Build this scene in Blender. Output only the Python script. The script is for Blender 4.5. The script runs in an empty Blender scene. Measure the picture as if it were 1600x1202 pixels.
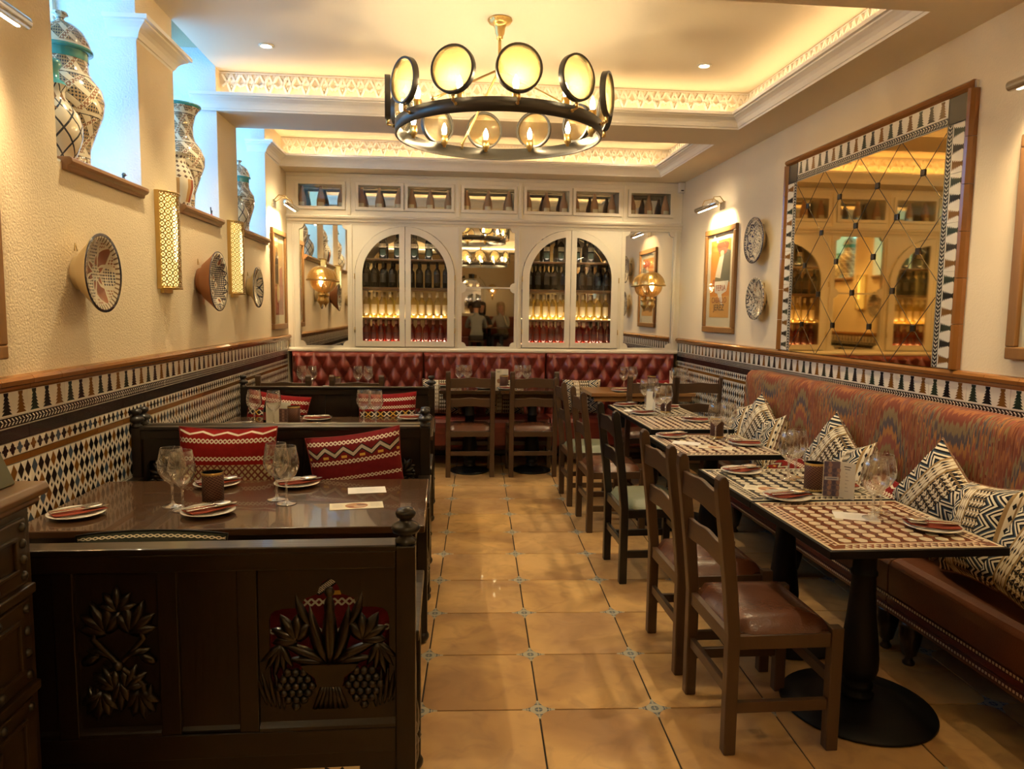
import bpy, bmesh, math, random
from math import sin, cos, pi, radians, sqrt, atan2
from mathutils import Vector, Matrix
random.seed(7)
sc = bpy.context.scene
col = sc.collection
# ---------------------------------------------------------------- camera, world, exposure
XL, XR, YB, ZS, ZC = -1.57, 2.48, 7.544, 2.905, 3.20     # left wall, right wall, cabinet face, soffit, ceiling
cam = bpy.data.cameras.new('camera'); cam_o = bpy.data.objects.new('camera', cam); col.objects.link(cam_o)
YAW, PIT, ROL = 0.0940, 0.0999, 0.0125
_f = Vector((sin(YAW)*cos(PIT), cos(YAW)*cos(PIT), -sin(PIT)))
_r = Vector((cos(YAW), -sin(YAW), 0)); _u = _r.cross(_f)
_r2 = cos(ROL)*_r + sin(ROL)*_u; _u2 = -sin(ROL)*_r + cos(ROL)*_u
cam_o.matrix_world = Matrix(((_r2.x, _u2.x, -_f.x, 0), (_r2.y, _u2.y, -_f.y, 0), (_r2.z, _u2.z, -_f.z, 1.55), (0, 0, 0, 1)))
cam.sensor_width = 36; cam.lens = 1134/1600*36; cam.clip_start = .02
sc.camera = cam_o
sc.view_settings.view_transform = 'Standard'; sc.view_settings.look = 'None'
sc.view_settings.exposure = 1.6; sc.view_settings.gamma = 1; sc.view_settings.use_curve_mapping = False
w = bpy.data.worlds.new('sky'); sc.world = w; w.use_nodes = True
w.node_tree.nodes['Background'].inputs[0].default_value = (.16, .48, 1.0, 1); w.node_tree.nodes['Background'].inputs[1].default_value = 3.0
sc.cycles.max_bounces = 14; sc.cycles.diffuse_bounces = 4; sc.cycles.glossy_bounces = 5; sc.cycles.transparent_max_bounces = 24
sc.cycles.transmission_bounces = 14; sc.cycles.sample_clamp_indirect = 4; sc.cycles.caustics_reflective = False; sc.cycles.caustics_refractive = False
sc.cycles.blur_glossy = .5

def area(name, loc, size, power, color, rot=(0, 0, 0), sy=None, spread=None):
    l = bpy.data.lights.new(name, 'AREA'); l.energy = power; l.color = color; l.size = size
    if sy: l.shape = 'RECTANGLE'; l.size_y = sy
    if spread: l.spread = spread
    o = bpy.data.objects.new(name, l); o.location = loc; o.rotation_euler = rot; col.objects.link(o); return o
def spot(name, loc, power, color, ang=80, blend=.6, rot=(0, 0, 0), size=.03):
    l = bpy.data.lights.new(name, 'SPOT'); l.energy = power; l.color = color; l.spot_size = radians(ang); l.spot_blend = blend; l.shadow_soft_size = size
    o = bpy.data.objects.new(name, l); o.location = loc; o.rotation_euler = rot; col.objects.link(o); return o
def point(name, loc, power, color, size=.02):
    l = bpy.data.lights.new(name, 'POINT'); l.energy = power; l.color = color; l.shadow_soft_size = size
    o = bpy.data.objects.new(name, l); o.location = loc; col.objects.link(o); return o
WARM2 = (1.0, .80, .46)
for _y0, _y1 in ((3.19, 4.03), (4.53, 5.35), (5.82, 6.71)):     # daylight portals in the three high windows
    _p = area('window_portal', (-2.0, (_y0+_y1)/2, 2.76), _y1-_y0, 1, (1, 1, 1), (0, -pi/2, 0), 1.2); _p.data.shape = 'RECTANGLE'
    _p.data.size = 1.2; _p.data.size_y = _y1-_y0; _p.data.cycles.is_portal = True
DL = [(-1.12, 4.88), (1.72, 4.88), (-1.10, 6.95), (1.73, 6.95), (-1.12, 3.6), (1.72, 3.6), (-1.1, 1.7), (1.7, 1.7), (-1.1, -.3), (1.7, -.3), (-.6, -3), (1.5, -3)]  # leading entries are fitted downlights; the later, unseen beams are added extra room light
for _x, _y in DL:
    spot('downlight_and_fill_beam', (_x, _y, ZC-.012), 26 if _y > 3 else (30 if _y < -2 else 8), WARM2, 100, .7)

# ---------------------------------------------------------------- node helpers
class E:
    def __init__(s, nt, v): s.nt = nt; s.v = v
    def op(s, o, *a):
        n = s.nt.nodes.new('ShaderNodeMath'); n.operation = o
        for i, x in enumerate((s,)+a):
            x = x.v if isinstance(x, E) else x
            if isinstance(x, (int, float)): n.inputs[i].default_value = x
            else: s.nt.links.new(x, n.inputs[i])
        return E(s.nt, n.outputs[0])
    def __add__(s, b): return s.op('ADD', b)
    def __sub__(s, b): return s.op('SUBTRACT', b)
    def __mul__(s, b): return s.op('MULTIPLY', b)
    def __truediv__(s, b): return s.op('DIVIDE', b)
    def fr(s): return s.op('FRACT')
    def fl(s): return s.op('FLOOR')
    def ab(s): return s.op('ABSOLUTE')
    def sin(s): return s.op('SINE')
    def lt(s, b): return s.op('LESS_THAN', b)
    def gt(s, b): return s.op('GREATER_THAN', b)
    def mx(s, b): return s.op('MAXIMUM', b)
    def mn(s, b): return s.op('MINIMUM', b)
    def md(s, b): return s.op('FLOORED_MODULO', b)
    def tri(s): return (s.fr()-.5).ab()*2          # triangle wave 0..1
    def inv(s): return s*-1+1
class T:
    """one material being written"""
    def __init__(s, name, rough=.5, metal=0, spec=.5, coat=0):
        s.m = bpy.data.materials.new(name); s.m.use_nodes = True; s.nt = s.m.node_tree
        s.b = s.nt.nodes['Principled BSDF']; s.out = s.nt.nodes['Material Output']
        s.b.inputs['Roughness'].default_value = rough; s.b.inputs['Metallic'].default_value = metal
        s.b.inputs['Specular IOR Level'].default_value = spec; s.b.inputs['Coat Weight'].default_value = coat
        s._tc = None
    def n(s, t, **k):
        x = s.nt.nodes.new('ShaderNode'+t)
        for a, b in k.items(): setattr(x, a, b)
        return x
    def l(s, a, b):
        if isinstance(a, E): a = a.v
        s.nt.links.new(a, b)
    def xyz(s, what='Object'):
        if not s._tc: s._tc = s.n('TexCoord')
        x = s.n('SeparateXYZ'); s.l(s._tc.outputs[what], x.inputs[0])
        return [E(s.nt, o) for o in x.outputs]
    def noise(s, scale, detail=3, dist=0, stretch=None, what='Object', rough=.5):
        if not s._tc: s._tc = s.n('TexCoord')
        n = s.n('TexNoise'); n.inputs['Scale'].default_value = scale; n.inputs['Detail'].default_value = detail
        n.inputs['Distortion'].default_value = dist; n.inputs['Roughness'].default_value = rough
        src = s._tc.outputs[what]
        if stretch:
            mp = s.n('Mapping'); mp.inputs['Scale'].default_value = stretch; s.l(src, mp.inputs[0]); src = mp.outputs[0]
        s.l(src, n.inputs['Vector']); return E(s.nt, n.outputs[0])
    def vor(s, scale, what='Object', feat='F1'):
        if not s._tc: s._tc = s.n('TexCoord')
        n = s.n('TexVoronoi', feature=feat); n.inputs['Scale'].default_value = scale; s.l(s._tc.outputs[what], n.inputs['Vector'])
        return E(s.nt, n.outputs[0])
    def mix(s, f, a, b):
        n = s.n('Mix', data_type='RGBA')
        for v, i in ((f, 0), (a, 6), (b, 7)):
            if isinstance(v, E): s.l(v, n.inputs[i])
            elif isinstance(v, tuple): n.inputs[i].default_value = v+(1,) if len(v) == 3 else v
            elif isinstance(v, (int, float)): n.inputs[i].default_value = v
            else: s.l(v, n.inputs[i])
        return n.outputs[2]
    def ramp(s, f, stops, const=False):
        n = s.n('ValToRGB'); cr = n.color_ramp
        if const: cr.interpolation = 'CONSTANT'
        while len(cr.elements) < len(stops): cr.elements.new(.5)
        for e, (p, c) in zip(cr.elements, stops): e.position = p; e.color = c+(1,)
        s.l(f, n.inputs[0]); return n.outputs[0]
    def col(s, c):
        if isinstance(c, tuple): s.b.inputs['Base Color'].default_value = c+(1,)
        else: s.l(c, s.b.inputs['Base Color'])
        return s
    def bump(s, h, dist=.002, strength=1):
        n = s.n('Bump'); n.inputs['Distance'].default_value = dist; n.inputs['Strength'].default_value = strength
        s.l(h, n.inputs['Height']); s.l(n.outputs[0], s.b.inputs['Normal']); return s
    def emit(s, c, k): s.b.inputs['Emission Color'].default_value = c+(1,); s.b.inputs['Emission Strength'].default_value = k; return s
def plain(name, c, rough=.5, metal=0, spec=.5, coat=0): return T(name, rough, metal, spec, coat).col(c).m
def glow(name, c, k): return T(name).col((0, 0, 0)).emit(c, k).m
def wood(name, a, b, rough=.4, axis='X', scale=9, coat=0):
    t = T(name, rough, coat=coat); st = {'X': (.12, 1.6, 1.6), 'Y': (1.6, .12, 1.6), 'Z': (1.6, 1.6, .12)}[axis]
    n = t.noise(scale, 5, 1.2, st); n2 = t.noise(scale*7, 3, 0, st)
    t.col(t.mix(n*.75+n2*.3, a, b)); t.bump(n2, .0006); return t.m
def thin_glass(name, tint=(.97, .97, .95), edge=.5, rough=0.0, body=0.0, pw=4):
    t = T(name); tr = t.n('BsdfTransparent'); tr.inputs[0].default_value = tint+(1,)
    g = t.n('BsdfGlossy'); g.inputs['Roughness'].default_value = rough; g.inputs[0].default_value = (1, 1, 1, 1)
    lw = t.n('LayerWeight'); lw.inputs[0].default_value = .5
    mx = t.n('MixShader'); f = E(t.nt, lw.outputs['Facing']).op('POWER', pw)*edge+.035+body
    t.l(f, mx.inputs[0]); t.l(tr.outputs[0], mx.inputs[1]); t.l(g.outputs[0], mx.inputs[2]); t.l(mx.outputs[0], t.out.inputs[0]); return t.m
def holes(t, mask):
    """cut real holes through the surface where mask is 1"""
    tr = t.n('BsdfTransparent'); mx = t.n('MixShader'); t.l(mask, mx.inputs[0]); t.l(t.b.outputs[0], mx.inputs[1]); t.l(tr.outputs[0], mx.inputs[2])
    t.l(mx.outputs[0], t.out.inputs[0])

# ---------------------------------------------------------------- mesh helpers
class MB:
    def __init__(s): s.v = []; s.f = []; s.m = []; s.s = []; s.uv = {}
    def add(s, vs, fs, m=0, smooth=False, uvs=None):
        o = len(s.v); s.v += [tuple(p) for p in vs]
        for i, f in enumerate(fs):
            if uvs: s.uv[len(s.f)] = [uvs[k] for k in f] if not isinstance(uvs[0], list) else uvs[i]
            s.f.append([o+k for k in f]); s.m.append(m); s.s.append(smooth)
        return s
    def box(s, x0, x1, y0, y1, z0, z1, m=0):
        v = [(x, y, z) for z in (z0, z1) for y in (y0, y1) for x in (x0, x1)]
        return s.add(v, [(0, 2, 3, 1), (4, 5, 7, 6), (0, 1, 5, 4), (2, 6, 7, 3), (0, 4, 6, 2), (1, 3, 7, 5)], m)
    def lathe(s, prof, c=(0, 0, 0), n=20, m=0, axis='Z', smooth=True, cap=True, a0=0, a1=2*pi, uvscale=1):
        full = abs(a1-a0-2*pi) < 1e-6; N = n if full else n+1
        vs = []; L = [0]
        for i in range(1, len(prof)): L.append(L[-1]+math.dist(prof[i], prof[i-1]))
        for k in range(n+1):
            a = a0+(a1-a0)*k/n
            for i, (r, z) in enumerate(prof):
                p = (r*cos(a), r*sin(a), z)
                if axis == 'X': p = (p[2], p[0], p[1])
                elif axis == 'Y': p = (p[0], p[2], p[1])
                vs.append((p[0]+c[0], p[1]+c[1], p[2]+c[2]))
        q = len(prof); o = len(s.v)
        use = vs if not full else vs[:n*q]
        fs = []; us = []
        for k in range(n):
            k2 = (k+1) % n if full else k+1
            for i in range(q-1):
                fs.append((k*q+i, k2*q+i, k2*q+i+1, k*q+i+1))
                us.append([(k/n, L[i]*uvscale), ((k+1)/n, L[i]*uvscale), ((k+1)/n, L[i+1]*uvscale), (k/n, L[i+1]*uvscale)])
        s.add(use, fs, m, smooth, us)
        if cap and full:
            for i in (0, q-1):
                if prof[i][0] > 1e-4:
                    ring = [o+k*q+i for k in range(n)]
                    if i == 0: ring = ring[::-1]
                    s.f.append(ring); s.m.append(m); s.s.append(False)
        return s
    def cyl(s, c, r, h, n=16, m=0, axis='Z', r2=None, smooth=True): return s.lathe([(r, 0), (r if r2 is None else r2, h)], c, n, m, axis, smooth)
    def tube(s, pts, r, n=8, m=0, closed=False, cap=True):
        P = [Vector(p) for p in pts]; N = len(P); o = len(s.v); vs = []
        rr = r if isinstance(r, (list, tuple)) else [r]*N
        prev = None
        for i, p in enumerate(P):
            d = (P[(i+1) % N]-P[i-1]) if closed else (P[min(i+1, N-1)]-P[max(i-1, 0)])
            d = d.normalized() if d.length > 1e-9 else Vector((0, 0, 1))
            if prev is None:
                a = Vector((0, 0, 1)) if abs(d.z) < .9 else Vector((1, 0, 0)); u = d.cross(a).normalized()
            else:
                u = prev-d*prev.dot(d); u = u.normalized() if u.length > 1e-6 else d.orthogonal().normalized()
            prev = u; v = d.cross(u)
            for k in range(n):
                a = 2*pi*k/n; vs.append(p+(u*cos(a)+v*sin(a))*rr[i])
        fs = []
        for i in range(N if closed else N-1):
            j = (i+1) % N
            for k in range(n): fs.append((i*n+k, i*n+(k+1) % n, j*n+(k+1) % n, j*n+k))
        if cap and not closed: fs.append(tuple(range(n))[::-1]); fs.append(tuple((N-1)*n+k for k in range(n)))
        return s.add(vs, fs, m, True)
    def prism(s, poly, a, b, axis='Y', m=0):
        """polygon (list of 2-d points) extruded from a to b along axis"""
        def P(u, v, t): return {'Y': (u, t, v), 'X': (t, u, v), 'Z': (u, v, t)}[axis]
        n = len(poly); vs = [P(u, v, a) for u, v in poly]+[P(u, v, b) for u, v in poly]
        fs = [tuple(range(n)), tuple(range(n, 2*n))[::-1]]+[(i, i+n, (i+1) % n+n, (i+1) % n) for i in range(n)]
        return s.add(vs, fs, m)
    def flat(s, poly, t, axis='Z', m=0):
        def P(u, v): return {'Y': (u, t, v), 'X': (t, u, v), 'Z': (u, v, t)}[axis]
        return s.add([P(u, v) for u, v in poly], [tuple(range(len(poly)))], m)
    def ball(s, c, r, n=10, m=0, sc_=(1, 1, 1)):
        q = max(4, n//2); pr = [(r*sin(pi*i/q), -r*cos(pi*i/q)) for i in range(q+1)]
        pr[0] = (0.0001*r, -r); pr[-1] = (0.0001*r, r); o = len(s.v); s.lathe(pr, (0, 0, 0), n, m, cap=False)
        for k in range(o, len(s.v)):
            v = s.v[k]; s.v[k] = (v[0]*sc_[0]+c[0], v[1]*sc_[1]+c[1], v[2]*sc_[2]+c[2])
        return s
    def xf(s, M, start=0):
        for k in range(start, len(s.v)): s.v[k] = tuple(M @ Vector(s.v[k]))
        return s
    def build(s, name, mats, parent=None, bev=0, world=False, kind=None, loc=None, label=None, sub=0, fixn=True, seg=2):
        me = bpy.data.meshes.new(name)
        vs = s.v
        if world and parent is not None:
            p = wloc(parent); vs = [(v[0]-p[0], v[1]-p[1], v[2]-p[2]) for v in vs]
        me.from_pydata(vs, [], s.f); me.update()
        for m in (mats if isinstance(mats, (list, tuple)) else [mats]): me.materials.append(m)
        me.polygons.foreach_set('material_index', s.m); me.polygons.foreach_set('use_smooth', s.s)
        if s.uv:
            uv = me.uv_layers.new(name='UVMap').data
            for fi, us in s.uv.items():
                st = me.polygons[fi].loop_start
                for k, q in enumerate(us): uv[st+k].uv = q
        if fixn:
            bm = bmesh.new(); bm.from_mesh(me); bmesh.ops.recalc_face_normals(bm, faces=bm.faces); bm.to_mesh(me); bm.free()
        o = bpy.data.objects.new(name, me); col.objects.link(o)
        if parent is not None: o.parent = parent
        if loc is not None: o.location = loc
        if bev:
            b = o.modifiers.new('bevel', 'BEVEL'); b.width = bev; b.segments = seg; b.limit_method = 'ANGLE'; b.angle_limit = radians(40)
        if sub: b = o.modifiers.new('smooth', 'SUBSURF'); b.levels = sub; b.render_levels = sub
        if kind: o['kind'] = kind
        if label: o['label'] = label
        return o
def wloc(o):
    p = Vector((0, 0, 0))
    while o is not None: p += Vector(o.location); o = o.parent
    return p
def thing(name, label, cat, loc=(0, 0, 0), rz=0, group=None):
    o = bpy.data.objects.new(name, None); o.empty_display_size = .05; col.objects.link(o); o.location = loc; o.rotation_euler = (0, 0, rz)
    return tag(o, label, cat, group)
def tag(o, label, cat, group=None):
    o['label'] = label; o['category'] = cat
    if group: o['group'] = group
    elif 'group' in o: del o['group']
    return o
KIDS = {}
def dup(root, loc, rz=0, label=None, group=None, rot=None):
    if root.name not in KIDS: KIDS[root.name] = [(c, list(c.children)) for c in root.children]
    r = root.copy(); col.objects.link(r); r.location = loc; r.rotation_euler = rot if rot else (0, 0, rz)
    if label: r['label'] = label
    if group: r['group'] = group
    for c, gs in KIDS[root.name]:
        d = c.copy(); col.objects.link(d); d.parent = r
        for g in gs: e = g.copy(); col.objects.link(e); e.parent = d
    return r
def again(first, loc, rz=0, label=None, group=None, rot=None, _n={}):
    """the first call moves the thing that was built, later calls copy it"""
    if first.name not in _n:
        _n[first.name] = 1; KIDS[first.name] = [(c, list(c.children)) for c in first.children]
        first.location = loc; first.rotation_euler = rot if rot else (0, 0, rz)
        if label: first['label'] = label
        if group: first['group'] = group
        return first
    return dup(first, loc, rz, label, group, rot)
def inst(o, loc, rot=(0, 0, 0), parent=None, name=None):
    d = o.copy(); col.objects.link(d); d.location = loc; d.rotation_euler = rot
    if parent is not None: d.parent = parent
    if name: d.name = name
    return d
def struct(o): o['kind'] = 'structure'; return o
def region(polys, y0, y1, name, mat, parent=None, bev=0, kind=None, res=1):
    """flat board lying in x-z with holes: first polygon is the outline"""
    cu = bpy.data.curves.new(name, 'CURVE'); cu.dimensions = '2D'; cu.fill_mode = 'BOTH'; cu.extrude = (y1-y0)/2; cu.bevel_depth = bev
    for p in polys:
        sp = cu.splines.new('POLY'); sp.points.add(len(p)-1)
        for q, (a, b) in zip(sp.points, p): q.co = (a, b, 0, 1)
        sp.use_cyclic_u = True
    tmp = bpy.data.objects.new('tmp', cu); col.objects.link(tmp); bpy.context.view_layer.update()
    me = bpy.data.meshes.new_from_object(tmp.evaluated_get(bpy.context.evaluated_depsgraph_get())); bpy.data.objects.remove(tmp)
    me.name = name; me.materials.clear(); me.materials.append(mat)
    p = wloc(parent) if parent is not None else Vector((0, 0, 0))
    for v in me.vertices: v.co = Vector((v.co.x, (y0+y1)/2-v.co.z, v.co.y))-p
    bm = bmesh.new(); bm.from_mesh(me); bmesh.ops.recalc_face_normals(bm, faces=bm.faces); bm.to_mesh(me); bm.free()
    for f in me.polygons: f.use_smooth = False
    o = bpy.data.objects.new(name, me); col.objects.link(o)
    if parent is not None: o.parent = parent
    if kind: o['kind'] = kind
    return o
def rect(x0, x1, z0, z1): return [(x0, z0), (x1, z0), (x1, z1), (x0, z1)]
def arch(x0, x1, z0, z1, zs, n=20):
    """half-ellipse-topped opening, springing at zs"""
    cx, rx, rz = (x0+x1)/2, (x1-x0)/2, z1-zs
    return [(x0, z0), (x1, z0)]+[(cx+rx*cos(pi*k/n), zs+rz*sin(pi*k/n)) for k in range(n+1)]
def notched(x0, x1, z0, z1, r=.045, n=5):
    P = []
    for cx, cz, a in ((x0, z0, 0), (x1, z0, 90), (x1, z1, 180), (x0, z1, 270)):
        seg = [(cx+r*cos(radians(a+90-90*k/n)), cz+r*sin(radians(a+90-90*k/n))) for k in range(n+1)]
        P += seg
    return P
def text(s, size, loc, rot, mat, parent, name='lettering', extrude=.0004, align='CENTER', sx=1):
    cu = bpy.data.curves.new(name, 'FONT'); cu.body = s; cu.size = size; cu.extrude = extrude; cu.align_x = align; cu.align_y = 'CENTER'
    tmp = bpy.data.objects.new('tmp', cu); col.objects.link(tmp); bpy.context.view_layer.update()
    me = bpy.data.meshes.new_from_object(tmp.evaluated_get(bpy.context.evaluated_depsgraph_get())); bpy.data.objects.remove(tmp)
    me.materials.clear(); me.materials.append(mat)
    o = bpy.data.objects.new(name, me); col.objects.link(o); o.parent = parent; o.rotation_euler = rot; o.scale = (sx, 1, 1)
    o.location = loc; return o
# ---------------------------------------------------------------- materials
def plaster(name, c, k=.0035):
    t = T(name, .85, spec=.2); n = t.noise(105, 4); n2 = t.noise(2.2, 3)
    t.col(t.mix(n2*.5, c, tuple(x*.88 for x in c))); t.bump(n, k); return t.m
M_wall = plaster('textured cream plaster', (.80, .67, .46)); M_wallr = plaster('smooth cream plaster', (.80, .68, .48), .0012)
M_pale = plaster('pale textured plaster', (.80, .78, .74), .004)
M_ceil = plain('cream ceiling paint', (.78, .69, .54), .8, spec=.2)
M_trim = plain('satin ivory paint', (.82, .76, .62), .38)
M_crown = plain('cream crown moulding paint', (.84, .80, .71), .45)
M_walnut = wood('dark stained oak', (.006, .0036, .002), (.015, .008, .004), .28, 'X', 9, .3)
M_walnutz = wood('dark stained oak upright', (.0055, .0033, .0019), (.014, .007, .0036), .30, 'Z', 9, .2)
M_chair = wood('brown stained beech', (.050, .026, .013), (.100, .054, .027), .38, 'Z', 8)
M_chairx = wood('brown stained beech rail', (.050, .026, .013), (.105, .058, .029), .36, 'X', 8)
M_blackwood = wood('black painted beech', (.008, .007, .006), (.02, .016, .013), .3, 'Z', 8)
M_booth = wood('mid brown tabletop', (.045, .022, .010), (.085, .042, .019), .22, 'X', 5, .5)
M_honey = wood('honey oak tabletop', (.24, .12, .04), (.40, .21, .075), .3, 'X', 6, .3)
M_frame = wood('golden brown picture frame wood', (.16, .075, .022), (.30, .15, .045), .35, 'Z', 9)
M_sill = wood('sill hardwood', (.20, .095, .035), (.33, .17, .07), .35, 'Y', 8)
M_chest = wood('old carved chest oak', (.026, .016, .008), (.060, .034, .014), .35, 'Y', 7, .2)
M_black = plain('black cast iron', (.0035, .0035, .0035), .5, 0, .25)
M_steel = plain('polished steel', (.88, .85, .79), .24, 1)
M_brass = plain('aged brass', (.62, .43, .16), .3, 1)
M_bronze = plain('dark bronze', (.075, .07, .062), .38, .85)
M_mirror = plain('mirror silvering', (.90, .88, .84), .02, 1)
M_amber = plain('amber tinted mirror', (.93, .62, .22), .03, 1)
M_pane = thin_glass('clear cabinet glass', (.97, .97, .94), .35)
_g = T('wine glass crystal', 0.0); _g.b.inputs['Transmission Weight'].default_value = 1; _g.b.inputs['IOR'].default_value = 1.45; M_glass = _g.m
M_stem = thin_glass('wine glass stem crystal', (.97, .97, .94), .8, 0, .22, 1.6)
_tr = _g.n('BsdfTransparent'); _mx = _g.n('MixShader'); _mx.inputs[0].default_value = .55; _g.l(_g.b.outputs[0], _mx.inputs[1]); _g.l(_tr.outputs[0], _mx.inputs[2]); _g.l(_mx.outputs[0], _g.out.inputs[0]); M_glass = thin_glass('wine glass bowl crystal', (.985, .985, .97), .9, 0, .075, 2.2)
M_white = plain('white glazed china', (.80, .76, .66), .15, coat=.6)
M_cream = plain('cream paper', (.80, .74, .58), .7); M_paper = plain('white paper', (.82, .80, .76), .7)
M_ink = plain('printed ink', (.05, .04, .04), .7)
M_grout = plain('dark grout', (.035, .026, .018), .9)
M_grout2 = plain('pale grout', (.62, .55, .42), .9)
def leather(name, a, b, rough=.33):
    t = T(name, rough, coat=.15); n = t.noise(6, 4, .6); v = t.vor(160)
    t.col(t.mix(n, a, b)); t.bump(n*.6+v*.12, .004); return t.m
M_oxblood = leather('oxblood buttoned leather', (.15, .022, .016), (.26, .045, .03))
M_seat = leather('worn russet leather', (.060, .020, .010), (.145, .050, .021), .27)
M_bench = leather('russet bench leather', (.075, .023, .010), (.155, .052, .020), .38)
M_apron = leather('deep red apron leather', (.055, .011, .009), (.10, .02, .014), .35)
M_green = leather('pale green seat leather', (.13, .15, .085), (.21, .22, .14), .4)
M_nail = plain('brass upholstery nails', (.85, .76, .58), .35, .85)
def terracotta():
    t = T('terracotta floor tile glaze', .34, coat=.12)
    oi = t.n('ObjectInfo'); r = E(t.nt, oi.outputs['Random']); g = t.n('NewGeometry'); pos = g.outputs['Position']
    def nz(sc_, det, dist):
        n = t.n('TexNoise'); n.inputs['Scale'].default_value = sc_; n.inputs['Detail'].default_value = det; n.inputs['Distortion'].default_value = dist
        mp = t.n('VectorMath', operation='MULTIPLY_ADD'); mp.inputs[1].default_value = (1, 1, 1); t.l(pos, mp.inputs[0]); cb = t.n('CombineXYZ'); t.l(r*37, cb.inputs[0]); t.l(r*91, cb.inputs[1]); t.l(cb.outputs[0], mp.inputs[2]); t.l(mp.outputs[0], n.inputs['Vector']); return E(t.nt, n.outputs[0])
    n = nz(2.4, 3, .6); n2 = nz(8, 6, 1.2)
    c = t.mix((n-.34)*3.2, (.35, .185, .068), (.70, .43, .155)); c = t.mix((n2-.5)*1.6, c, (.20, .11, .06)); c = t.mix(r*.40, c, (.50, .31, .16))
    t.col(c); t.bump(n2, .0022); t.l(n2*.3+.2, t.b.inputs['Roughness']); return t.m
M_terra = terracotta()
def insert_mat():
    t = T('blue and white insert glaze', .3); x, y, z = t.xyz(); r = (x*x+y*y).op('SQRT')
    k = (r*190).sin().gt(.15)*((x*150).sin()*(y*150).sin()).ab().gt(.18); t.col(t.mix(k, (.40, .37, .28), (.07, .10, .14))); return t.m
M_insert = insert_mat()
def glaze(name, c, rough=.22): 
    t = T(name, rough, coat=.12); n = t.noise(5, 2); t.col(t.mix(n*.5, c, tuple(x*.6 for x in c))); t.bump(n, .0015); return t.m
G_white = glaze('white tile glaze', (.80, .74, .62)); G_black = glaze('black tile glaze', (.012, .010, .010)); G_brown = glaze('amber brown tile glaze', (.20, .085, .015))
G_green = glaze('bottle green tile glaze', (.018, .035, .022)); G_blue = glaze('slate blue tile glaze', (.06, .09, .13)); G_mould = glaze('caramel moulding glaze', (.28, .115, .028), .16)
TILES = [G_white, G_black, G_brown, G_green, G_blue, G_mould]
def lens():
    t = T('ribbed amber lens glass'); x, y, z = t.xyz(); r = (x*x+z*z).op('SQRT')
    tr = t.n('BsdfTransparent'); tr.inputs[0].default_value = (1, .88, .60, 1)
    dl = t.n('BsdfTranslucent'); dl.inputs[0].default_value = (.95, .80, .52, 1)
    gl = t.n('BsdfGlossy'); gl.inputs[0].default_value = (1, .9, .7, 1); gl.inputs['Roughness'].default_value = .2
    bp = t.n('Bump'); bp.inputs['Distance'].default_value = .003; t.l((r*700).sin(), bp.inputs['Height']); t.l(bp.outputs[0], gl.inputs['Normal'])
    a = t.n('MixShader'); a.inputs[0].default_value = .20; t.l(tr.outputs[0], a.inputs[1]); t.l(dl.outputs[0], a.inputs[2])
    b = t.n('MixShader'); b.inputs[0].default_value = .10; t.l(a.outputs[0], b.inputs[1]); t.l(gl.outputs[0], b.inputs[2]); t.l(b.outputs[0], t.out.inputs[0]); return t.m
M_lens = lens()
def filigree(name, s=34, c=(.70, .46, .12), sv=None, r1=.36, r2_=.26):
    t = T(name, .3, 1); t.col(c); x, y, z = t.xyz('UV'); y = y*((sv or s)/s)
    a = ((x*s).fr()-.5); b = ((y*s).fr()-.5); r = (a*a+b*b).op('SQRT')
    m1 = r.lt(r1)*r.gt(.12)*(a.ab()-b.ab()).ab().gt(.07)
    a2 = ((x*s+.5).fr()-.5); b2 = ((y*s+.5).fr()-.5); r2 = (a2.ab()+b2.ab()); m2 = r2.lt(r2_)
    holes(t, m1.mx(m2)); return t.m
M_fili = filigree('pierced brass sheet'); M_fili2 = filigree('pierced brass dome', 20, (.72, .50, .18), 6.5, .34, .16)
def carpet_kilim():     # flame-stitch upholstery on the long bench
    t = T('flame stitch upholstery', .85, spec=.2); x, y, z = t.xyz('UV')
    nz = t.noise(7, 2, what='UV'); s = (y*6.6).sin(); am = s.ab().inv()*.24+.022; fine = ((y*27+nz*1.3).tri()+(y*71).tri()*.5)*am*.95
    v = z*0+x*1.0+s*.27+fine+nz*.05+(y*330).tri()*.012
    f = (v*1.9).fr()
    c = t.ramp(f, [(0, (.23, .060, .032)), (.12, (.34, .13, .05)), (.22, (.17, .035, .022)), (.33, (.26, .20, .085)), (.42, (.30, .085, .06)), (.52, (.46, .20, .06)), (.60, (.06, .075, .10)), (.68, (.24, .19, .10)), (.78, (.20, .045, .03)), (.88, (.40, .15, .055)), (.95, (.21, .09, .08))], True)
    n2 = t.noise(60, 2, what='UV', stretch=(.35, 3, 1)); t.col(t.mix(n2*.7, c, (.16, .07, .035))); t.bump(t.noise(240, 2, what='UV'), .0012); return t.m
M_flame = carpet_kilim()
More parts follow.
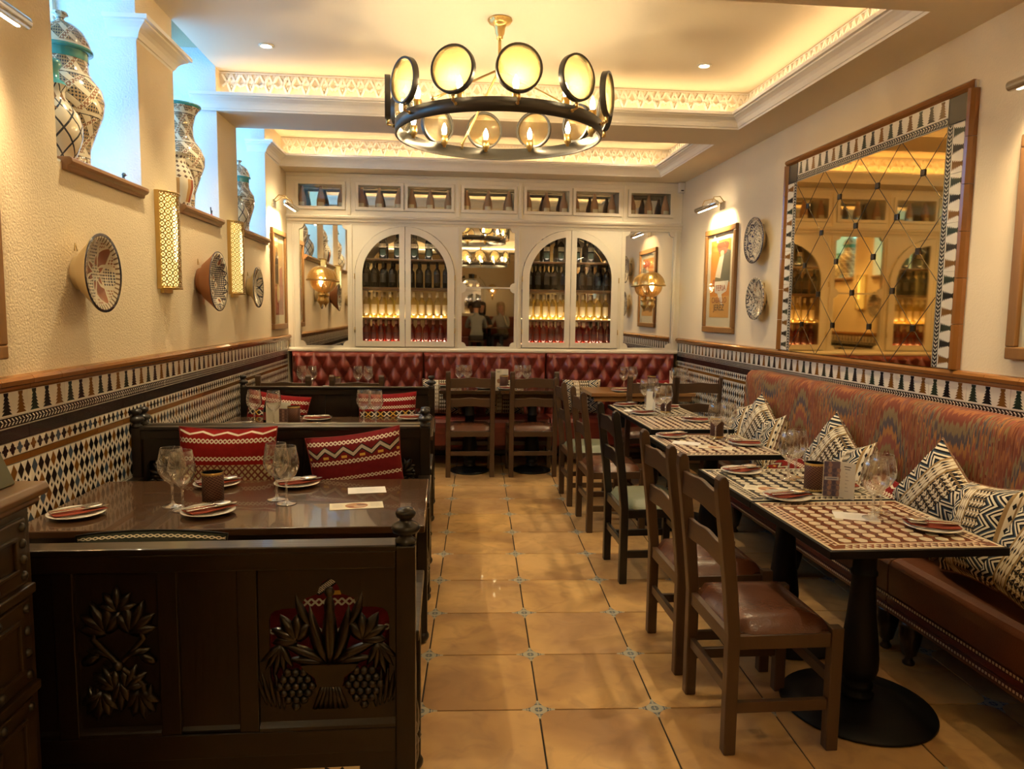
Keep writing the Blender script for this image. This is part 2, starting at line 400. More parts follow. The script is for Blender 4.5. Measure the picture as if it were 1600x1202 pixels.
def cushion_bw(name='cream and navy zigzag weave'):
    t = T(name, .9, spec=.1); u, v, z = t.xyz('UV'); W = (.78, .71, .55); K = (.018, .018, .022); N = (.055, .085, .12); TN = (.36, .24, .11)
    q = u*1.5; q = q.fr(); zz = (q*4.2+(v*4.5).tri()*1.0).fr(); zz2 = ((v*26).fl()*.5)
    A = t.ramp(zz, [(0, W), (.24, K), (.46, N), (.62, W), (.80, K)], True)
    dm = (((q*19).fr()-.5).ab()+((v*8).fr()-.5).ab()).lt(.30); B = t.mix(dm, W, K); B = t.mix((q*13).fr().lt(.16), B, TN)
    tr = ((v*9).tri()-((q*12).fr())).gt(.05); C = t.mix(tr, K, W); n_ = ((v*26).fr()-.5).ab().lt(.22); C = t.mix(n_*(q*32).fr().lt(.5), C, TN)
    c = t.mix(q.gt(.40), A, B); c = t.mix(q.gt(.62), c, C); c = t.mix(((q-.40).ab().lt(.018)).mx((q-.62).ab().lt(.018)), c, TN); t.col(c); t.bump(t.noise(180, 1, what='UV'), .0015); return t.m
M_cbw = cushion_bw()
def cushion_red(name, base, kinds):
    """stripes of white stitching on red: kinds = list of (v0, v1, type)"""
    t = T(name, .9, spec=.1); u, v, z = t.xyz('UV'); n = t.noise(14, 3, what='UV')
    c = t.mix(n, base, tuple(x*.55 for x in base))
    W = (.68, .60, .46); Bk = (.02, .015, .015); Y = (.62, .36, .06)
    for a, b, kd in kinds:
        inb = v.gt(a)*v.lt(b); q = (v-a)*(1/(b-a))
        if kd == 'chain': m = inb*(((u*22).fr()-.5).ab()*.9-(q-.5).ab()+.0).ab().lt(.17)
        elif kd == 'zig':
            m0 = inb*(q-.22-(u*5).tri()*.56).ab().lt(.26); c = t.mix(m0, c, Bk); m = inb*(q-.22-(u*5).tri()*.56).ab().lt(.15)*((u*60).fr()-(v*70).fr()).ab().gt(.2)
            c = t.mix(inb*(q-.1).ab().lt(.1)*(u*5+.5).tri().lt(.3), c, Y)
        elif kd == 'wave': m = inb*(q-.25-(u*4).tri()*.5).ab().lt(.14)
        elif kd == 'x': m = inb*(((u*9).fr()-.5).ab()-(q-.5).ab()).ab().lt(.13); c = t.mix(inb, c, Bk); W2 = t.mix((u*4.5).fr().gt(.5), W, Y); c = t.mix(m, c, W2); continue
        elif kd == 'grid':
            c = t.mix(inb, c, (.42, .34, .18)); m = inb*(((u*15+q*9).fr()-.5).ab().lt(.17)).mx((((u*15-q*9).fr()-.5).ab()).lt(.17)); c = t.mix(m*inb, c, (.16, .04, .03)); m = inb*((u*26).fr().gt(.5)*(q*8).fr().gt(.5))*.0+inb*(q-.03).ab().lt(.015)
        c = t.mix(m, c, W)
    t.col(c); t.bump(t.noise(150, 2, what='UV'), .002); return t.m
M_cr1 = cushion_red('scarlet kilim with stitched lines', (.29, .013, .010), [(.92, .99, 'wave'), (.85, .90, 'chain'), (.67, .715, 'chain'), (-.01, .63, 'grid')])
M_cr2 = cushion_red('crimson kilim with zigzag', (.20, .015, .017), [(.90, .95, 'chain'), (.75, .89, 'zig'), (.68, .73, 'chain'), (.50, .54, 'chain')])
M_cr3 = cushion_red('red kilim with crosses', (.27, .013, .014), [(.86, .92, 'chain'), (.72, .775, 'chain'), (.58, .68, 'x'), (.3, .35, 'chain')])
M_cr4 = cushion_red('dark red woven kilim', (.24, .02, .018), [(.82, .94, 'wave'), (.66, .76, 'chain'), (.44, .60, 'zig'), (.26, .38, 'x'), (.08, .18, 'chain')])
def vase_mat(name, kind):
    t = T(name, .14, coat=.6); u, v, z = t.xyz('UV'); Wt = (.66, .58, .42); D = (.03, .035, .045); Br = (.22, .12, .06); G = (.05, .20, .17)
    if kind == 'lattice':
        a = (u*8+(v*9)); b = (u*8-(v*9)); m = ((a.fr()-.5).ab().gt(.44)).mx((b.fr()-.5).ab().gt(.44)); dots = t.vor(26, 'UV').lt(.012)
        c = t.mix(m, Wt, D); c = t.mix(v.lt(.09)*((v*70).fr().lt(.4)), c, D)
        k = v.gt(.30); m2 = (((u*9).fr()-.5).ab()+((v*12).fr()-.5).ab()).lt(.3); c = t.mix(k*m2, c, Br)
    elif kind == 'stripe':
        f = (u*26).fl(); cc = t.ramp((f*.37).fr(), [(0, Wt), (.25, (.30, .07, .03)), (.45, Wt), (.6, D), (.75, (.45, .25, .09)), (.88, Wt)], True)
        dm = (((u*16).fr()-.5).ab()+((v*30).fr()-.5).ab()).lt(.33); c = t.mix(v.gt(.13)*v.lt(.27), t.mix(dm, Wt, (.12, .07, .05)), cc)
    else:
        wv = (v*28).sin()*.05; s = ((u*4+v*4.4+wv).tri()-.5).ab(); q = ((u*4-v*4.4+wv).tri()-.5).ab()
        ds = ((u*72).fr()-.5).ab()+((v*64).fr()-.5).ab(); ck = ds.lt(.38)
        body = t.mix(ck, (.36, .26, .15), D); m = s.lt(.17); c = t.mix(m, body, Wt); m = q.lt(.13); c = t.mix(m, c, t.mix(ck, (.28, .14, .08), Wt))
        e = (s-.17).ab().lt(.022).mx((q-.13).ab().lt(.022)); c = t.mix(e, c, Wt); c = t.mix((s-.19).ab().lt(.012), c, D)
        c = t.mix((v*5.3).fr().lt(.07), c, Wt); c = t.mix((v*5.3+.03).fr().lt(.02), c, D)
    t.col(c); return t.m
M_v1 = vase_mat('painted arabesque faience', 'arab'); M_v2 = vase_mat('quatrefoil lattice faience', 'lattice'); M_v3 = vase_mat('striped faience', 'stripe')
M_teal = plain('teal glazed rim', (.05, .27, .24), .15, coat=.5)
def plate_mat(name, kind, R=.18):
    t = T(name, .15, coat=.6); x, y, z = t.xyz(); r = (x*x+z*z).op('SQRT')*(1/R); an = z.op('ARCTAN2', x)*(1/(2*pi))
    Wt = (.62, .54, .38); D = (.035, .03, .05); Br = (.26, .10, .05)
    ck = (((x*75).fr()-.5).ab()+((z*75).fr()-.5).ab()).lt(.42)
    if kind == 0:
        pet = (an*3+.08).tri(); m = (pet-(r*.9)).ab().lt(.09); c = t.mix((pet*1.1).gt(r), t.mix(ck, Wt, Br), t.mix(ck, Wt, D))
        pet2 = (an*3+.58).tri(); c = t.mix((pet2*.8-r+.1).gt(0)*r.gt(.22), c, Br); c = t.mix(m, c, Wt); c = t.mix(((pet2*.8-r+.1)).ab().lt(.05), c, Wt)
        c = t.mix(r.gt(.80), c, t.mix((an*40).fr().lt(.35), Wt, (.16, .10, .05))); c = t.mix(r.gt(.93), c, (.03, .025, .035))
    elif kind == 1:
        fl = t.vor(15, feat='F1'); c = t.mix(fl.lt(.36), D, Wt); c = t.mix(fl.lt(.20), c, Br); c = t.mix(fl.gt(.36)*ck, c, Wt)
        sc_ = (an*18).tri(); c = t.mix((r-.78-sc_*.16).gt(0), c, Wt); c = t.mix((r-.78-sc_*.16).ab().lt(.025), c, D); c = t.mix(r.gt(.97), c, D)
    elif kind == 2:
        st = (an*8).tri(); m = ((st*.5+r*.9).fr()-.5).ab().gt(.42); m2 = ((st*.7-r*1.1).fr()-.5).ab().gt(.42)
        c = t.mix(m.mx(m2), Wt, D); c = t.mix((an*16).fr().lt(.08), c, D); c = t.mix(r.gt(.95), c, D)
    elif kind == 3:
        c = t.mix(t.vor(60).lt(.45), Wt, (.05, .05, .10)); sc_ = (an*9).tri(); c = t.mix((r-.68-sc_*.12).gt(0)*(r-.84).lt(0), c, Wt); c = t.mix((r-.68-sc_*.12).ab().lt(.03), c, D)
        c = t.mix(r.gt(.86)*(an*50).fr().lt(.5), c, D); c = t.mix(r.gt(.95), c, (.02, .02, .06))
    else:
        w_ = t.noise(10, 2, 2.5); c = t.mix((w_-.5).ab().lt(.035), Wt, D); c = t.mix((w_-.62).ab().lt(.02), c, Br); c = t.mix((an*30).fr().lt(.3)*r.gt(.82), c, D)
    t.col(c); return t.m
M_pl = [plate_mat('painted plate glaze '+n, k, r) for k, (n, r) in enumerate((('leaf', .168), ('floral', .190), ('star', .162), ('rosette', .178), ('swirl', .164)))]
M_biscuit = plain('unglazed biscuit back', (.60, .47, .26), .6); M_terrab = plain('terracotta back', (.30, .12, .045), .6)
def cupmat():
    t = T('woven maroon candle holder', .5, .1); u, v, z = t.xyz('UV'); a = ((u*16+v*95).fr()-.5).ab(); b = ((u*16-v*60).fr()-.5).ab()
    m = a.gt(.38).mx(b.gt(.44)); c = t.mix(m, (.055, .012, .009), (.20, .10, .055)); e = v.lt(.014).mx(v.gt(.118)); c = t.mix(e, c, t.mix(((u*24).fr()).lt(.5), (.07, .03, .02), (.40, .30, .12))); t.col(c)
    t.bump(m, .002); return t.m
M_cup = cupmat(); M_napkin = plain('terracotta paper napkin', (.28, .060, .034), .85, spec=.1)
# ---------------------------------------------------------------- the room
TH = .0476                                   # the floor tiling is turned a little against the walls
def g2r(x, y): return (cos(TH)*x+sin(TH)*y, -sin(TH)*x+cos(TH)*y)
W = .4601; GX, GY = .2457, 2.6953
floor = struct(MB().box(-2.05, 2.9, -4.7, 8.3, -.12, -.006).build('floor', M_grout))
def tile_mesh():
    h = W/2-.003; r = .062; P = []
    for cx, cy, a in ((h, h, 0), (-h, h, 90), (-h, -h, 180), (h, -h, 270)):
        for k in range(6):
            b = radians(a+90*k/5); P.append((cx-r*(1 if cx > 0 else -1)+r*cos(b), cy-r*(1 if cy > 0 else -1)+r*sin(b)))
    return MB().prism(P, -.006, .0, 'Z')
def insert_mesh():
    P = []; r = .056; d = .064
    for q in range(4):
        cx, cy = ((d, d), (-d, d), (-d, -d), (d, -d))[q]
        for k in range(5):
            b = radians((270, 0, 90, 180)[q]-90*k/4+(0)); P.append((cx+r*cos(b), cy+r*sin(b)))
    return MB().prism(P, -.006, -.0004, 'Z')
t0 = tile_mesh().build('tile', M_terra, floor, bev=.0025); i0 = insert_mesh().build('tile_insert', M_insert, floor)
first = True; far = MB()
for i in range(-6, 8):
    for j in range(-18, 14):
        x, y = g2r(GX+(i-.5)*W, GY+(j+.5)*W); xi, yi = g2r(GX+i*W, GY+j*W)
        if not (XL-.2 < x < XR+.2 and -4.5 < y < 7.9): continue
        if j >= -6:
            if first: t0.location = (x, y, 0); t0.rotation_euler = (0, 0, -TH); i0.location = (xi, yi, 0); i0.rotation_euler = (0, 0, -TH); first = False
            else:
                inst(t0, (x, y, 0), (0, 0, -TH+pi/2*random.randrange(4)))
                if XL+.05 < xi < XR-.05: inst(i0, (xi, yi, 0), (0, 0, -TH))
        else:
            h = W/2-.003; far.prism([(x+sx*h, y+sy*h) for sx, sy in ((-1, -1), (1, -1), (1, 1), (-1, 1))], -.006, 0, 'Z')
far.build('tiling', M_terra, floor, kind='stuff')

wl = MB().box(-2.02, XL, -4.6, 8.2, -.1, 2.14)
for a, b in ((-4.6, 3.19), (4.03, 4.53), (5.35, 5.82), (6.71, 8.2)): wl.box(-2.02, XL, a, b, 2.14, 3.7)
wl.box(-2.02, -1.96, 3.1, 6.8, 3.36, 3.7)
wall_l = struct(wl.build('wall_left', M_wall))
wall_r = struct(MB().box(XR, XR+.5, -4.6, 8.2, -.1, 3.7).build('wall_right', M_wallr))
struct(MB().box(-2.02, XR+.3, 7.86, 8.2, -.1, 3.7).build('wall_back', M_wallr))
struct(MB().box(-2.02, XR+.3, -4.9, -4.6, -.1, 3.7).build('wall_front', M_wallr))
# window niches: deep ledges, glass set far back, dark wood nosing
for n, (a, b) in enumerate(((3.19, 4.03), (4.53, 5.35), (5.82, 6.71)), 1):
    wf = MB(); 
    for y0, y1, z0, z1 in ((a, a+.035, 2.14, 3.36), (b-.035, b, 2.14, 3.36), (a, b, 2.14, 2.18), (a, b, 3.32, 3.36)): wf.box(-2.0, -1.955, y0, y1, z0, z1)
    fr_ = struct(wf.build('window_%d' % n, M_trim)); g = MB().box(-1.985, -1.980, a+.03, b-.03, 2.17, 3.33).build('pane', M_pane, fr_)
    # plastered reveals in front of the frame
    MB().box(-1.955, XL-.002, a, b, 2.138, 2.150).build('window_ledge', M_pale, fr_)
    pr = [(XL-.03, 2.148), (XL+.025, 2.152), (XL+.042, 2.165), (XL+.045, 2.185), (XL+.035, 2.196), (XL-.03, 2.196)]
    pr = [(x, z-.028) for x, z in pr]
    MB().prism([(XL-.02, 2.112), (XL+.018, 2.112), (XL+.022, 2.128), (XL+.036, 2.134), (XL+.042, 2.146), (XL+.040, 2.160), (XL+.030, 2.166), (XL-.02, 2.166)], a+.035, b-.015, 'Y').build('window_sill', M_sill, fr_, bev=.003)
# blue-white reveal skins on the sides of the piers
for y, s in ((4.03, -1), (5.35, -1), (6.71, -1)):
    MB().box(-1.955, XL-.001, y-.004, y+.02, 2.15, 3.32).build('window_reveal', M_pale, wall_l, kind='structure')
# ---- ceiling: coffers with cornices, frieze and hidden strip lights
struct(MB().box(-2.1, XR+.4, -4.9, 8.3, 3.7, 3.85).build('ceiling', M_ceil))
ceil = bpy.data.objects['ceiling']
up = MB()
COF = [(-2.2, 2.72), (3.2, 5.33), (5.81, 7.26)]     # coffers along y
MB().box(XL, XR+.02, -2.4, 7.86, ZC, ZC+.06).build('coffer_ceiling', M_ceil, ceil)
sof = MB()
edges = [-4.6, -2.2, 2.72, 3.2, 5.33, 5.81, 7.26, 7.86]
for a, b in ((-4.6, -2.2), (2.72, 3.2), (5.33, 5.81), (7.26, 7.86)):
    sof.box(XL, XR, a, b, ZS, ZS+.035); sof.box(XL, XR, a+(.11 if a > -4 else 0), b-(.11 if b < 7.8 else 0), ZS+.03, ZC+.01)
for a, b in COF: sof.box(2.155, XR, a, b, ZS, ZS+.035); sof.box(2.265, XR, a, b, ZS+.03, ZC+.01)
sof.build('ceiling_soffit', M_ceil, ceil)
PROF = [(0, 0), (.004, .012), (.010, .014), (.014, .024), (.022, .040), (.036, .056), (.054, .068), (.066, .074), (.068, .082), (.085, .084), (.086, .104), (.070, .108), (0, .108)]
def cornice(path, name, parent, mat, closed=False):
    """crown moulding swept along a path; it projects to the left of the direction of travel"""
    P = [Vector(p) for p in path]; N = len(P); m = MB(); q = len(PROF); vs = []
    for i in range(N):
        if closed: d0 = (P[i]-P[i-1]).normalized(); d1 = (P[(i+1) % N]-P[i]).normalized()
        else: d0 = (P[i]-P[i-1]).normalized() if i else (P[1]-P[0]).normalized(); d1 = (P[i+1]-P[i]).normalized() if i < N-1 else d0
        n0 = Vector((-d0.y, d0.x)); n1 = Vector((-d1.y, d1.x)); nn = (n0+n1); nn = nn/max(nn.dot(n0), .2)
        for p, z in PROF: vs.append((P[i].x+nn.x*p, P[i].y+nn.y*p, ZS+z))
    fs = []
    for i in range(N if closed else N-1):
        j = (i+1) % N
        for k in range(q): fs.append((i*q+k, j*q+k, j*q+(k+1) % q, i*q+(k+1) % q))
    if not closed: fs += [tuple(range(q)), tuple((N-1)*q+k for k in range(q))]
    m.add(vs, fs, 0, False); o = m.build(name, mat, parent); return o
cornice([(-1.70, 4.03), (XL, 4.03), (XL, 4.53), (-1.70, 4.53)][::-1], 'pier_capital', wall_l, M_crown)
cornice([(-1.72, 5.81), (-1.72, 5.33), (2.155, 5.33), (2.155, 3.2), (XL, 3.2)][1:][::-1], 'crown_moulding', ceil, M_crown)
cornice([(XL, 5.81), (2.155, 5.81), (2.155, 7.26), (XL, 7.26), (XL, 6.71), (-1.72, 6.71)], 'crown_moulding', ceil, M_crown)
cornice([(XL, 2.72), (XL, -2.2), (2.155, -2.2), (2.155, 2.72)][::-1], 'crown_moulding', ceil, M_crown, True)
# hidden warm strips on the ledge behind the crown
M_led = glow('warm strip light', (1.0, .69, .36), 7)
def strip(x0, x1, y0, y1): MB().box(x0, x1, y0, y1, ZS+.110, ZS+.118).build('strip_light', M_led, ceil)
strip(XL+.04, 2.12, 5.335, 5.347); strip(2.160, 2.172, 3.24, 5.29); strip(XL+.04, 2.12, 3.178, 3.190)
strip(XL+.06, 2.12, 5.793, 5.805); strip(2.160, 2.172, 5.85, 7.22); strip(XL+.06, 2.12, 7.265, 7.277)
strip(XL+.04, 2.12, 2.725, 2.737); strip(2.160, 2.172, -2.1, 2.6); strip(XL+.04, 2.12, -2.215, -2.203)
# frieze: interlaced straps with little balls
FW = .1235
def frieze_unit():
    m = MB(); z0, z1 = 3.035, 3.185; h = z1-z0; w_ = .006
    def strap(pts, t=.020, wd=.0075):
        for (a, b), (c, d) in zip(pts, pts[1:]):
            L = math.hypot(c-a, d-b); nx, nz = -(d-b)/L*wd, (c-a)/L*wd
            m.prism([(a-nx, b-nz), (c-nx, d-nz), (c+nx, d+nz), (a+nx, b+nz)], -t, 0, 'Y')
    a = FW/2
    strap([(-a, z0+h*.40), (-a*.55, z0+h*.05), (0, z0+h*.40), (a*.55, z0+h*.05), (a, z0+h*.40)][:1]+[(-a*.5, z0+h*.55), (0, z0+h*.05), (a*.5, z0+h*.55), (a, z0+h*.40)])
    strap([(-a, z1-h*.05), (-a*.45, z1-h*.45), (0, z1-h*.05), (a*.45, z1-h*.45), (a, z1-h*.05)])
    strap([(-a*.62, z1-h*.02), (0, z1-h*.42), (a*.62, z1-h*.02)], .006, .010)
    m.ball((0, -.006, z0+h*.42), .009, 6)
    return m
fz = frieze_unit().build('frieze_motif', M_crown, ceil)
def frieze(x0, y0, x1, y1, ang):
    L = math.hypot(x1-x0, y1-y0); n = int(L/FW)
    for k in range(n):
        t = (k+.5)/n; inst(fz, (x0+(x1-x0)*t, y0+(y1-y0)*t, 0), (0, 0, ang))
frieze(XL+.02, 5.44, 2.265, 5.44, 0); frieze(2.265, 5.42, 2.265, 3.31, -pi/2); frieze(XL+.02, 7.37, 2.265, 7.37, 0); frieze(2.265, 7.35, 2.265, 5.92, -pi/2)

fz.location = (0, 3.09, 0); fz.rotation_euler = (0, 0, pi)
rails = MB()
for z in (3.03, 3.186): rails.box(XL, 2.26, 5.432, 5.44, z, z+.007); rails.box(2.257, 2.265, 3.3, 5.43, z, z+.007); rails.box(XL, 2.26, 7.362, 7.37, z, z+.007); rails.box(2.257, 2.265, 5.9, 7.36, z, z+.007)
rails.build('frieze_rail', M_crown, ceil)
strip(XL+.008, XL+.018, 6.75, 7.24)
# ---- glazed tile dado on both side walls. Tiles are modelled once and shared
TW = .2697
def tree_tile(w=TW, h=.136, chain=True):
    m = MB().box(-w/2+.001, w/2-.001, -.010, 0, -h/2+.001, h/2-.001, 0); zb = -h/2+(.050 if chain else .012); hh = h/2-.006-zb; y = -.0104
    for k in range(3):
        cx = (k-1)*w/3; P = []; n = 6; hw = w*.122
        for i in range(n):
            z = zb+hh*i/n; r = hw*(1-i/n*.72); P += [(r, z), (r*.46, z+hh/n)] if i < n-1 else [(r, z), (r*1.15, z+hh/n)]
        L = [(cx-a, b) for a, b in P][::-1]; R = [(cx+a, b) for a, b in P]
        m.flat(R+L, y, 'Y', (4, 1, 2)[k] if False else (3, 1, 2)[k])
    if chain:
        m.flat(rect(-w/2+.001, w/2-.001, -h/2+.002, -h/2+.044), y, 'Y', 1)
        m.flat(rect(-w/2+.001, w/2-.001, -h/2+.003, -h/2+.005), y-.0003, 'Y', 0); m.flat(rect(-w/2+.001, w/2-.001, -h/2+.041, -h/2+.043), y-.0003, 'Y', 0)
        n = 12; p = w/n; zc = -h/2+.0235; q = .0125
        for k in range(n):
            x = -w/2+k*p; 
            for s in (1, -1): m.flat([(x+.001, zc+s*q), (x+p*.62, zc+s*.0015), (x+p*1.0-.001, zc+s*.0015), (x+p*.42, zc+s*q)][::s], y-.0004, 'Y', 0)
    return m
def strip_tile(h, c, w=TW): return MB().box(-w/2+.001, w/2-.001, -.010, 0, -h/2+.001, h/2-.001, c)
def diamond_tile(h=.052, w=TW):
    m = strip_tile(h, 0); n = 6; p = w/n
    for k in range(n):
        cx = -w/2+(k+.5)*p; a = p*.43; b = h*.46
        m.flat([(cx, -b), (cx+a*.55, -b*.55), (cx+a*.55, -b*.3), (cx+a, -b*.15), (cx+a, b*.15), (cx+a*.55, b*.3), (cx+a*.55, b*.55), (cx, b), (cx-a*.55, b*.55), (cx-a*.55, b*.3), (cx-a, b*.15), (cx-a, -b*.15), (cx-a*.55, -b*.3), (cx-a*.55, -b*.55)], -.0104, 'Y', (2, 1, 1, 1, 4, 1)[k])
    return m
def lattice_tile(h=.27, w=TW):
    m = strip_tile(h, 0); n = 6; p = w/n; rz = h/4
    for i in range(n):
        for j in range(4):
            for o in (0, 1):
                cx = -w/2+(i+.5)*p+(p/2 if o else 0); cz = -h/2+(j+.5)*rz+(rz/2 if o else 0); a = p*.46; b = rz*.475
                if o and (i == n-1 or j == 3): continue
                if o: a *= .36; b *= .34
                m.flat([(cx, cz-b), (cx+a, cz), (cx, cz+b), (cx-a, cz)], -.0104, 'Y', (1 if (i+j) % 3 else 2) if not o else 1)
                if not o:
                    if (i*2+j) % 7 == 3: m.m[-1] = 4
    return m
proto = {}
for nm, mb in (('tree_tile', tree_tile()), ('black_strip_tile', strip_tile(.050, 1)), ('diamond_tile', diamond_tile()), ('brown_strip_tile', strip_tile(.026, 2)), ('lattice_tile', lattice_tile())):
    proto[nm] = mb.build(nm, TILES, wall_l)
def mould_mesh(L):
    P = [(0, 0), (-.012, 0), (-.018, .008), (-.020, .018), (-.032, .024), (-.034, .040), (-.026, .052), (-.010, .058), (0, .058)]
    return MB().prism([(y, z-.029) for y, z in P], -L/2+.001, L/2-.001, 'X')
proto['moulding_tile'] = mould_mesh(TW*.75).build('moulding_tile', TILES[5], wall_l)
used = set()
def place(nm, parent, loc, rot, s=None):
    if nm in used: o = inst(proto[nm], loc, rot, parent)
    else: o = proto[nm]; used.add(nm); o.location = loc; o.rotation_euler = rot; o.parent = parent
    if s: o.scale = s
    return o
for wall, X, ang, ph in ((wall_l, XL, pi/2, 2.87), (wall_r, XR, -pi/2, 3.21)):
    k0 = int((1.35-ph)/TW); MB().box(min(X, X+.004*(1 if X < 0 else -1)), max(X, X+.004*(1 if X < 0 else -1)), 1.2, 7.5, .30 if X < 0 else .30, 1.24).build('tile_bed', M_grout2, wall)
    for k in range(k0, 40):
        y = ph+(k+.5)*TW
        if y+TW/2 > 7.56: break
        place('tree_tile', wall, (X, y, 1.175), (0, 0, ang))
        if X < 0 or y > 2.4:
            place('black_strip_tile', wall, (X, y, 1.082), (0, 0, ang)); place('diamond_tile', wall, (X, y, 1.030), (0, 0, ang)); place('brown_strip_tile', wall, (X, y, .990), (0, 0, ang))
        if X < 0 or y > 5.1:
            place('lattice_tile', wall, (X, y, .840), (0, 0, ang)); place('lattice_tile', wall, (X, y, .568), (0, 0, ang))
    L = TW*.75; n = int((7.5-1.3)/L)
    for k in range(n):
        place('moulding_tile', wall, (X, 7.53-(k+.5)*L, 1.268), (0, 0, ang))
MB().box(XL, XL+.014, 1.3, 7.5, 0, .30).build('baseboard_left', M_walnut)['kind'] = 'structure'
MB().box(XR-.014, XR, 1.3, 7.5, 0, .30).build('baseboard_right', M_walnut)['kind'] = 'structure'
# ---------------------------------------------------------------- lattice mirror on the right wall
LM = thing('lattice_mirror', 'large amber mirror crossed by a diamond lattice inside a tiled frame', 'mirror', (XR, 4.23, 1.297))
y0, y1, z1 = 3.46, 4.99, 2.48
MB().box(XR-.022, XR-.004, y0, y1, 1.297, z1).build('mirror_glass', M_amber, LM, world=True)
bars = MB(); xq = XR-.0235
nodes = [(3.62+.4*i+(.2 if r % 2 else 0), 2.29-.2*r) for r in range(-1, 6) for i in range(-1, 5)]
def clipseg(a, b):
    (ya, za), (yb, zb) = a, b; t0_, t1_ = 0., 1.
    for p, q0, q1, lo, hi in ((yb-ya, ya, yb, y0, y1), (zb-za, za, zb, 1.297, z1)):
        for s_, lim in ((1, lo), (-1, hi)):
            den = s_*p; num = s_*(lim-q0)
            if abs(den) < 1e-9:
                if num > 0: return None
            elif den > 0: t0_ = max(t0_, num/den)
            else: t1_ = min(t1_, num/den)
    return None if t0_ >= t1_ else ((ya+(yb-ya)*t0_, za+(zb-za)*t0_), (ya+(yb-ya)*t1_, za+(zb-za)*t1_))
for y, z in nodes:
    for dy in (.2, -.2):
        s_ = clipseg((y, z), (y+dy, z-.2))
        if s_: 
            (a, b), (c, d) = s_; bars.prism([(a-.0022, b), (c-.0022, d), (c+.0022, d), (a+.0022, b)], XR-.0232, XR-.0215, 'X')
bars.build('lattice_bar', M_bronze, LM, world=True)
q0 = None
for y, z in nodes:
    if y0+.02 < y < y1-.02 and 1.31 < z < z1-.02:
        if q0 is None: q0 = MB().box(-.010, 0, -.016, .016, -.017, .017).build('lattice_boss', M_walnut, LM, bev=.003); q0.location = (-.020, y-4.23, z-1.297)
        else: inst(q0, (-.020, y-4.23, z-1.297))
def lm(nm, y, z, rot, s=None):
    return inst(proto[nm], (-.002, y-4.23, z-1.297), rot, LM)
bed = MB().box(XR-.012, XR, 3.29, 3.46, 1.297, 2.655).box(XR-.012, XR, 4.99, 5.17, 1.297, 2.655).box(XR-.012, XR, 3.46, 4.99, 2.48, 2.655).build('frame_bed', M_grout2, LM, world=True)
fx = -.011
def lmt(nm, y, z, roll):
    o = inst(proto[nm], (fx, y-4.23, z-1.297), (0, 0, 0), LM); o.rotation_euler = (Matrix.Rotation(-pi/2, 3, 'Z') @ Matrix.Rotation(roll, 3, 'Y')).to_euler(); return o
nT = 6; ww = (y1-y0)/nT
for k in range(nT):
    o = lmt('tree_tile', y0+(k+.5)*ww, 2.548, 0); o.scale = (ww/TW, 1, .98)
nV = 5; hv = (2.48-1.30)/nV
for k in range(nV):
    z = 1.30+(k+.5)*hv
    o = lmt('tree_tile', 3.392, z, pi/2); o.scale = (hv/TW, 1, .98)
    o = lmt('tree_tile', 5.058, z, -pi/2); o.scale = (hv/TW, 1, .98)
for y in (3.392, 5.058): MB().box(-.022, -.011, y-4.23-.064, y-4.23+.064, 2.484-1.297, 2.612-1.297).build('corner_tile', G_black, LM, bev=.002)
mp = [(0, -.024), (-.020, -.024), (-.038, -.012), (-.044, 0), (-.038, .012), (-.020, .024), (0, .024)]
def mpiece(L): return MB().prism(mp, -L/2+.0012, L/2-.0012, 'Z')
pv = mpiece(.22).build('frame_moulding_tile', TILES[5], LM)
fst = True
for yy in (3.302, 5.150):
    for k in range(6):
        o = pv if fst else inst(pv, (0, 0, 0)); fst = False; o.location = (0, yy-4.23, .11+k*.22)
for k in range(9):
    o = inst(pv, (0, 3.302+(k+.5)*1.848/9-4.23, 2.636-1.297), (pi/2, 0, 0)); o.scale = (1, 1, 1.848/9/.22)
# ---------------------------------------------------------------- the wall of cabinets at the back
CB = thing('cabinet_frame', 'ivory painted panelled joinery framing the bottle cabinets and mirrors across the back wall', 'wall cabinet', (0.455, YB, 1.13))
yf = YB
def bx(m, *a): m.box(*a)
UP = [(-1.45, -1.02), (-.86, -.44), (-.37, .07), (.20, .71), (.84, 1.28), (1.35, 1.80), (1.93, 2.35)]
fr = .035
holes_ = [rect(a-fr+.003, b+fr-.003, 2.575-.03, 2.795+.03) for a, b in UP]
region([rect(XL+.002, XR-.002, 2.485, 2.902)]+holes_, yf, yf+.025, 'upper_frame', M_trim, CB)
for x in (-.955, .135, .775, 1.865): MB().box(x-.016, x+.016, yf-.012, yf+.001, 2.50, 2.86).build('pilaster_strip', M_trim, CB, world=True, bev=.003)
cm = [(yf+.02, 2.405), (yf-.006, 2.405), (yf-.010, 2.425), (yf-.022, 2.432), (yf-.026, 2.452), (yf-.040, 2.462), (yf-.044, 2.478), (yf-.030, 2.490), (yf+.02, 2.490)]
MB().prism(cm, XL+.002, XR-.002, 'X').build('cornice_rail', M_trim, CB, world=True)
MB().box(XL+.002, XR-.002, yf-.008, yf+.001, 2.868, 2.902).build('top_rail', M_trim, CB, world=True, bev=.003)
bm_ = [(yf+.02, 1.125), (yf-.030, 1.125), (yf-.036, 1.133), (yf-.036, 1.150), (yf-.022, 1.158), (yf-.010, 1.166), (yf+.02, 1.166)]
MB().prism(bm_, XL+.002, XR-.002, 'X').build('base_rail', M_trim, CB, world=True)
AR = [(-.905, .110), (.800, 1.820)]; MI = [(-1.45, -.975), (.180, .725), (1.885, 2.40)]
lower = [rect(XL+.002, XR-.002, 1.16, 2.41)]
for a, b in AR: lower.append(arch(a, b, 1.175, 2.398, 1.90))
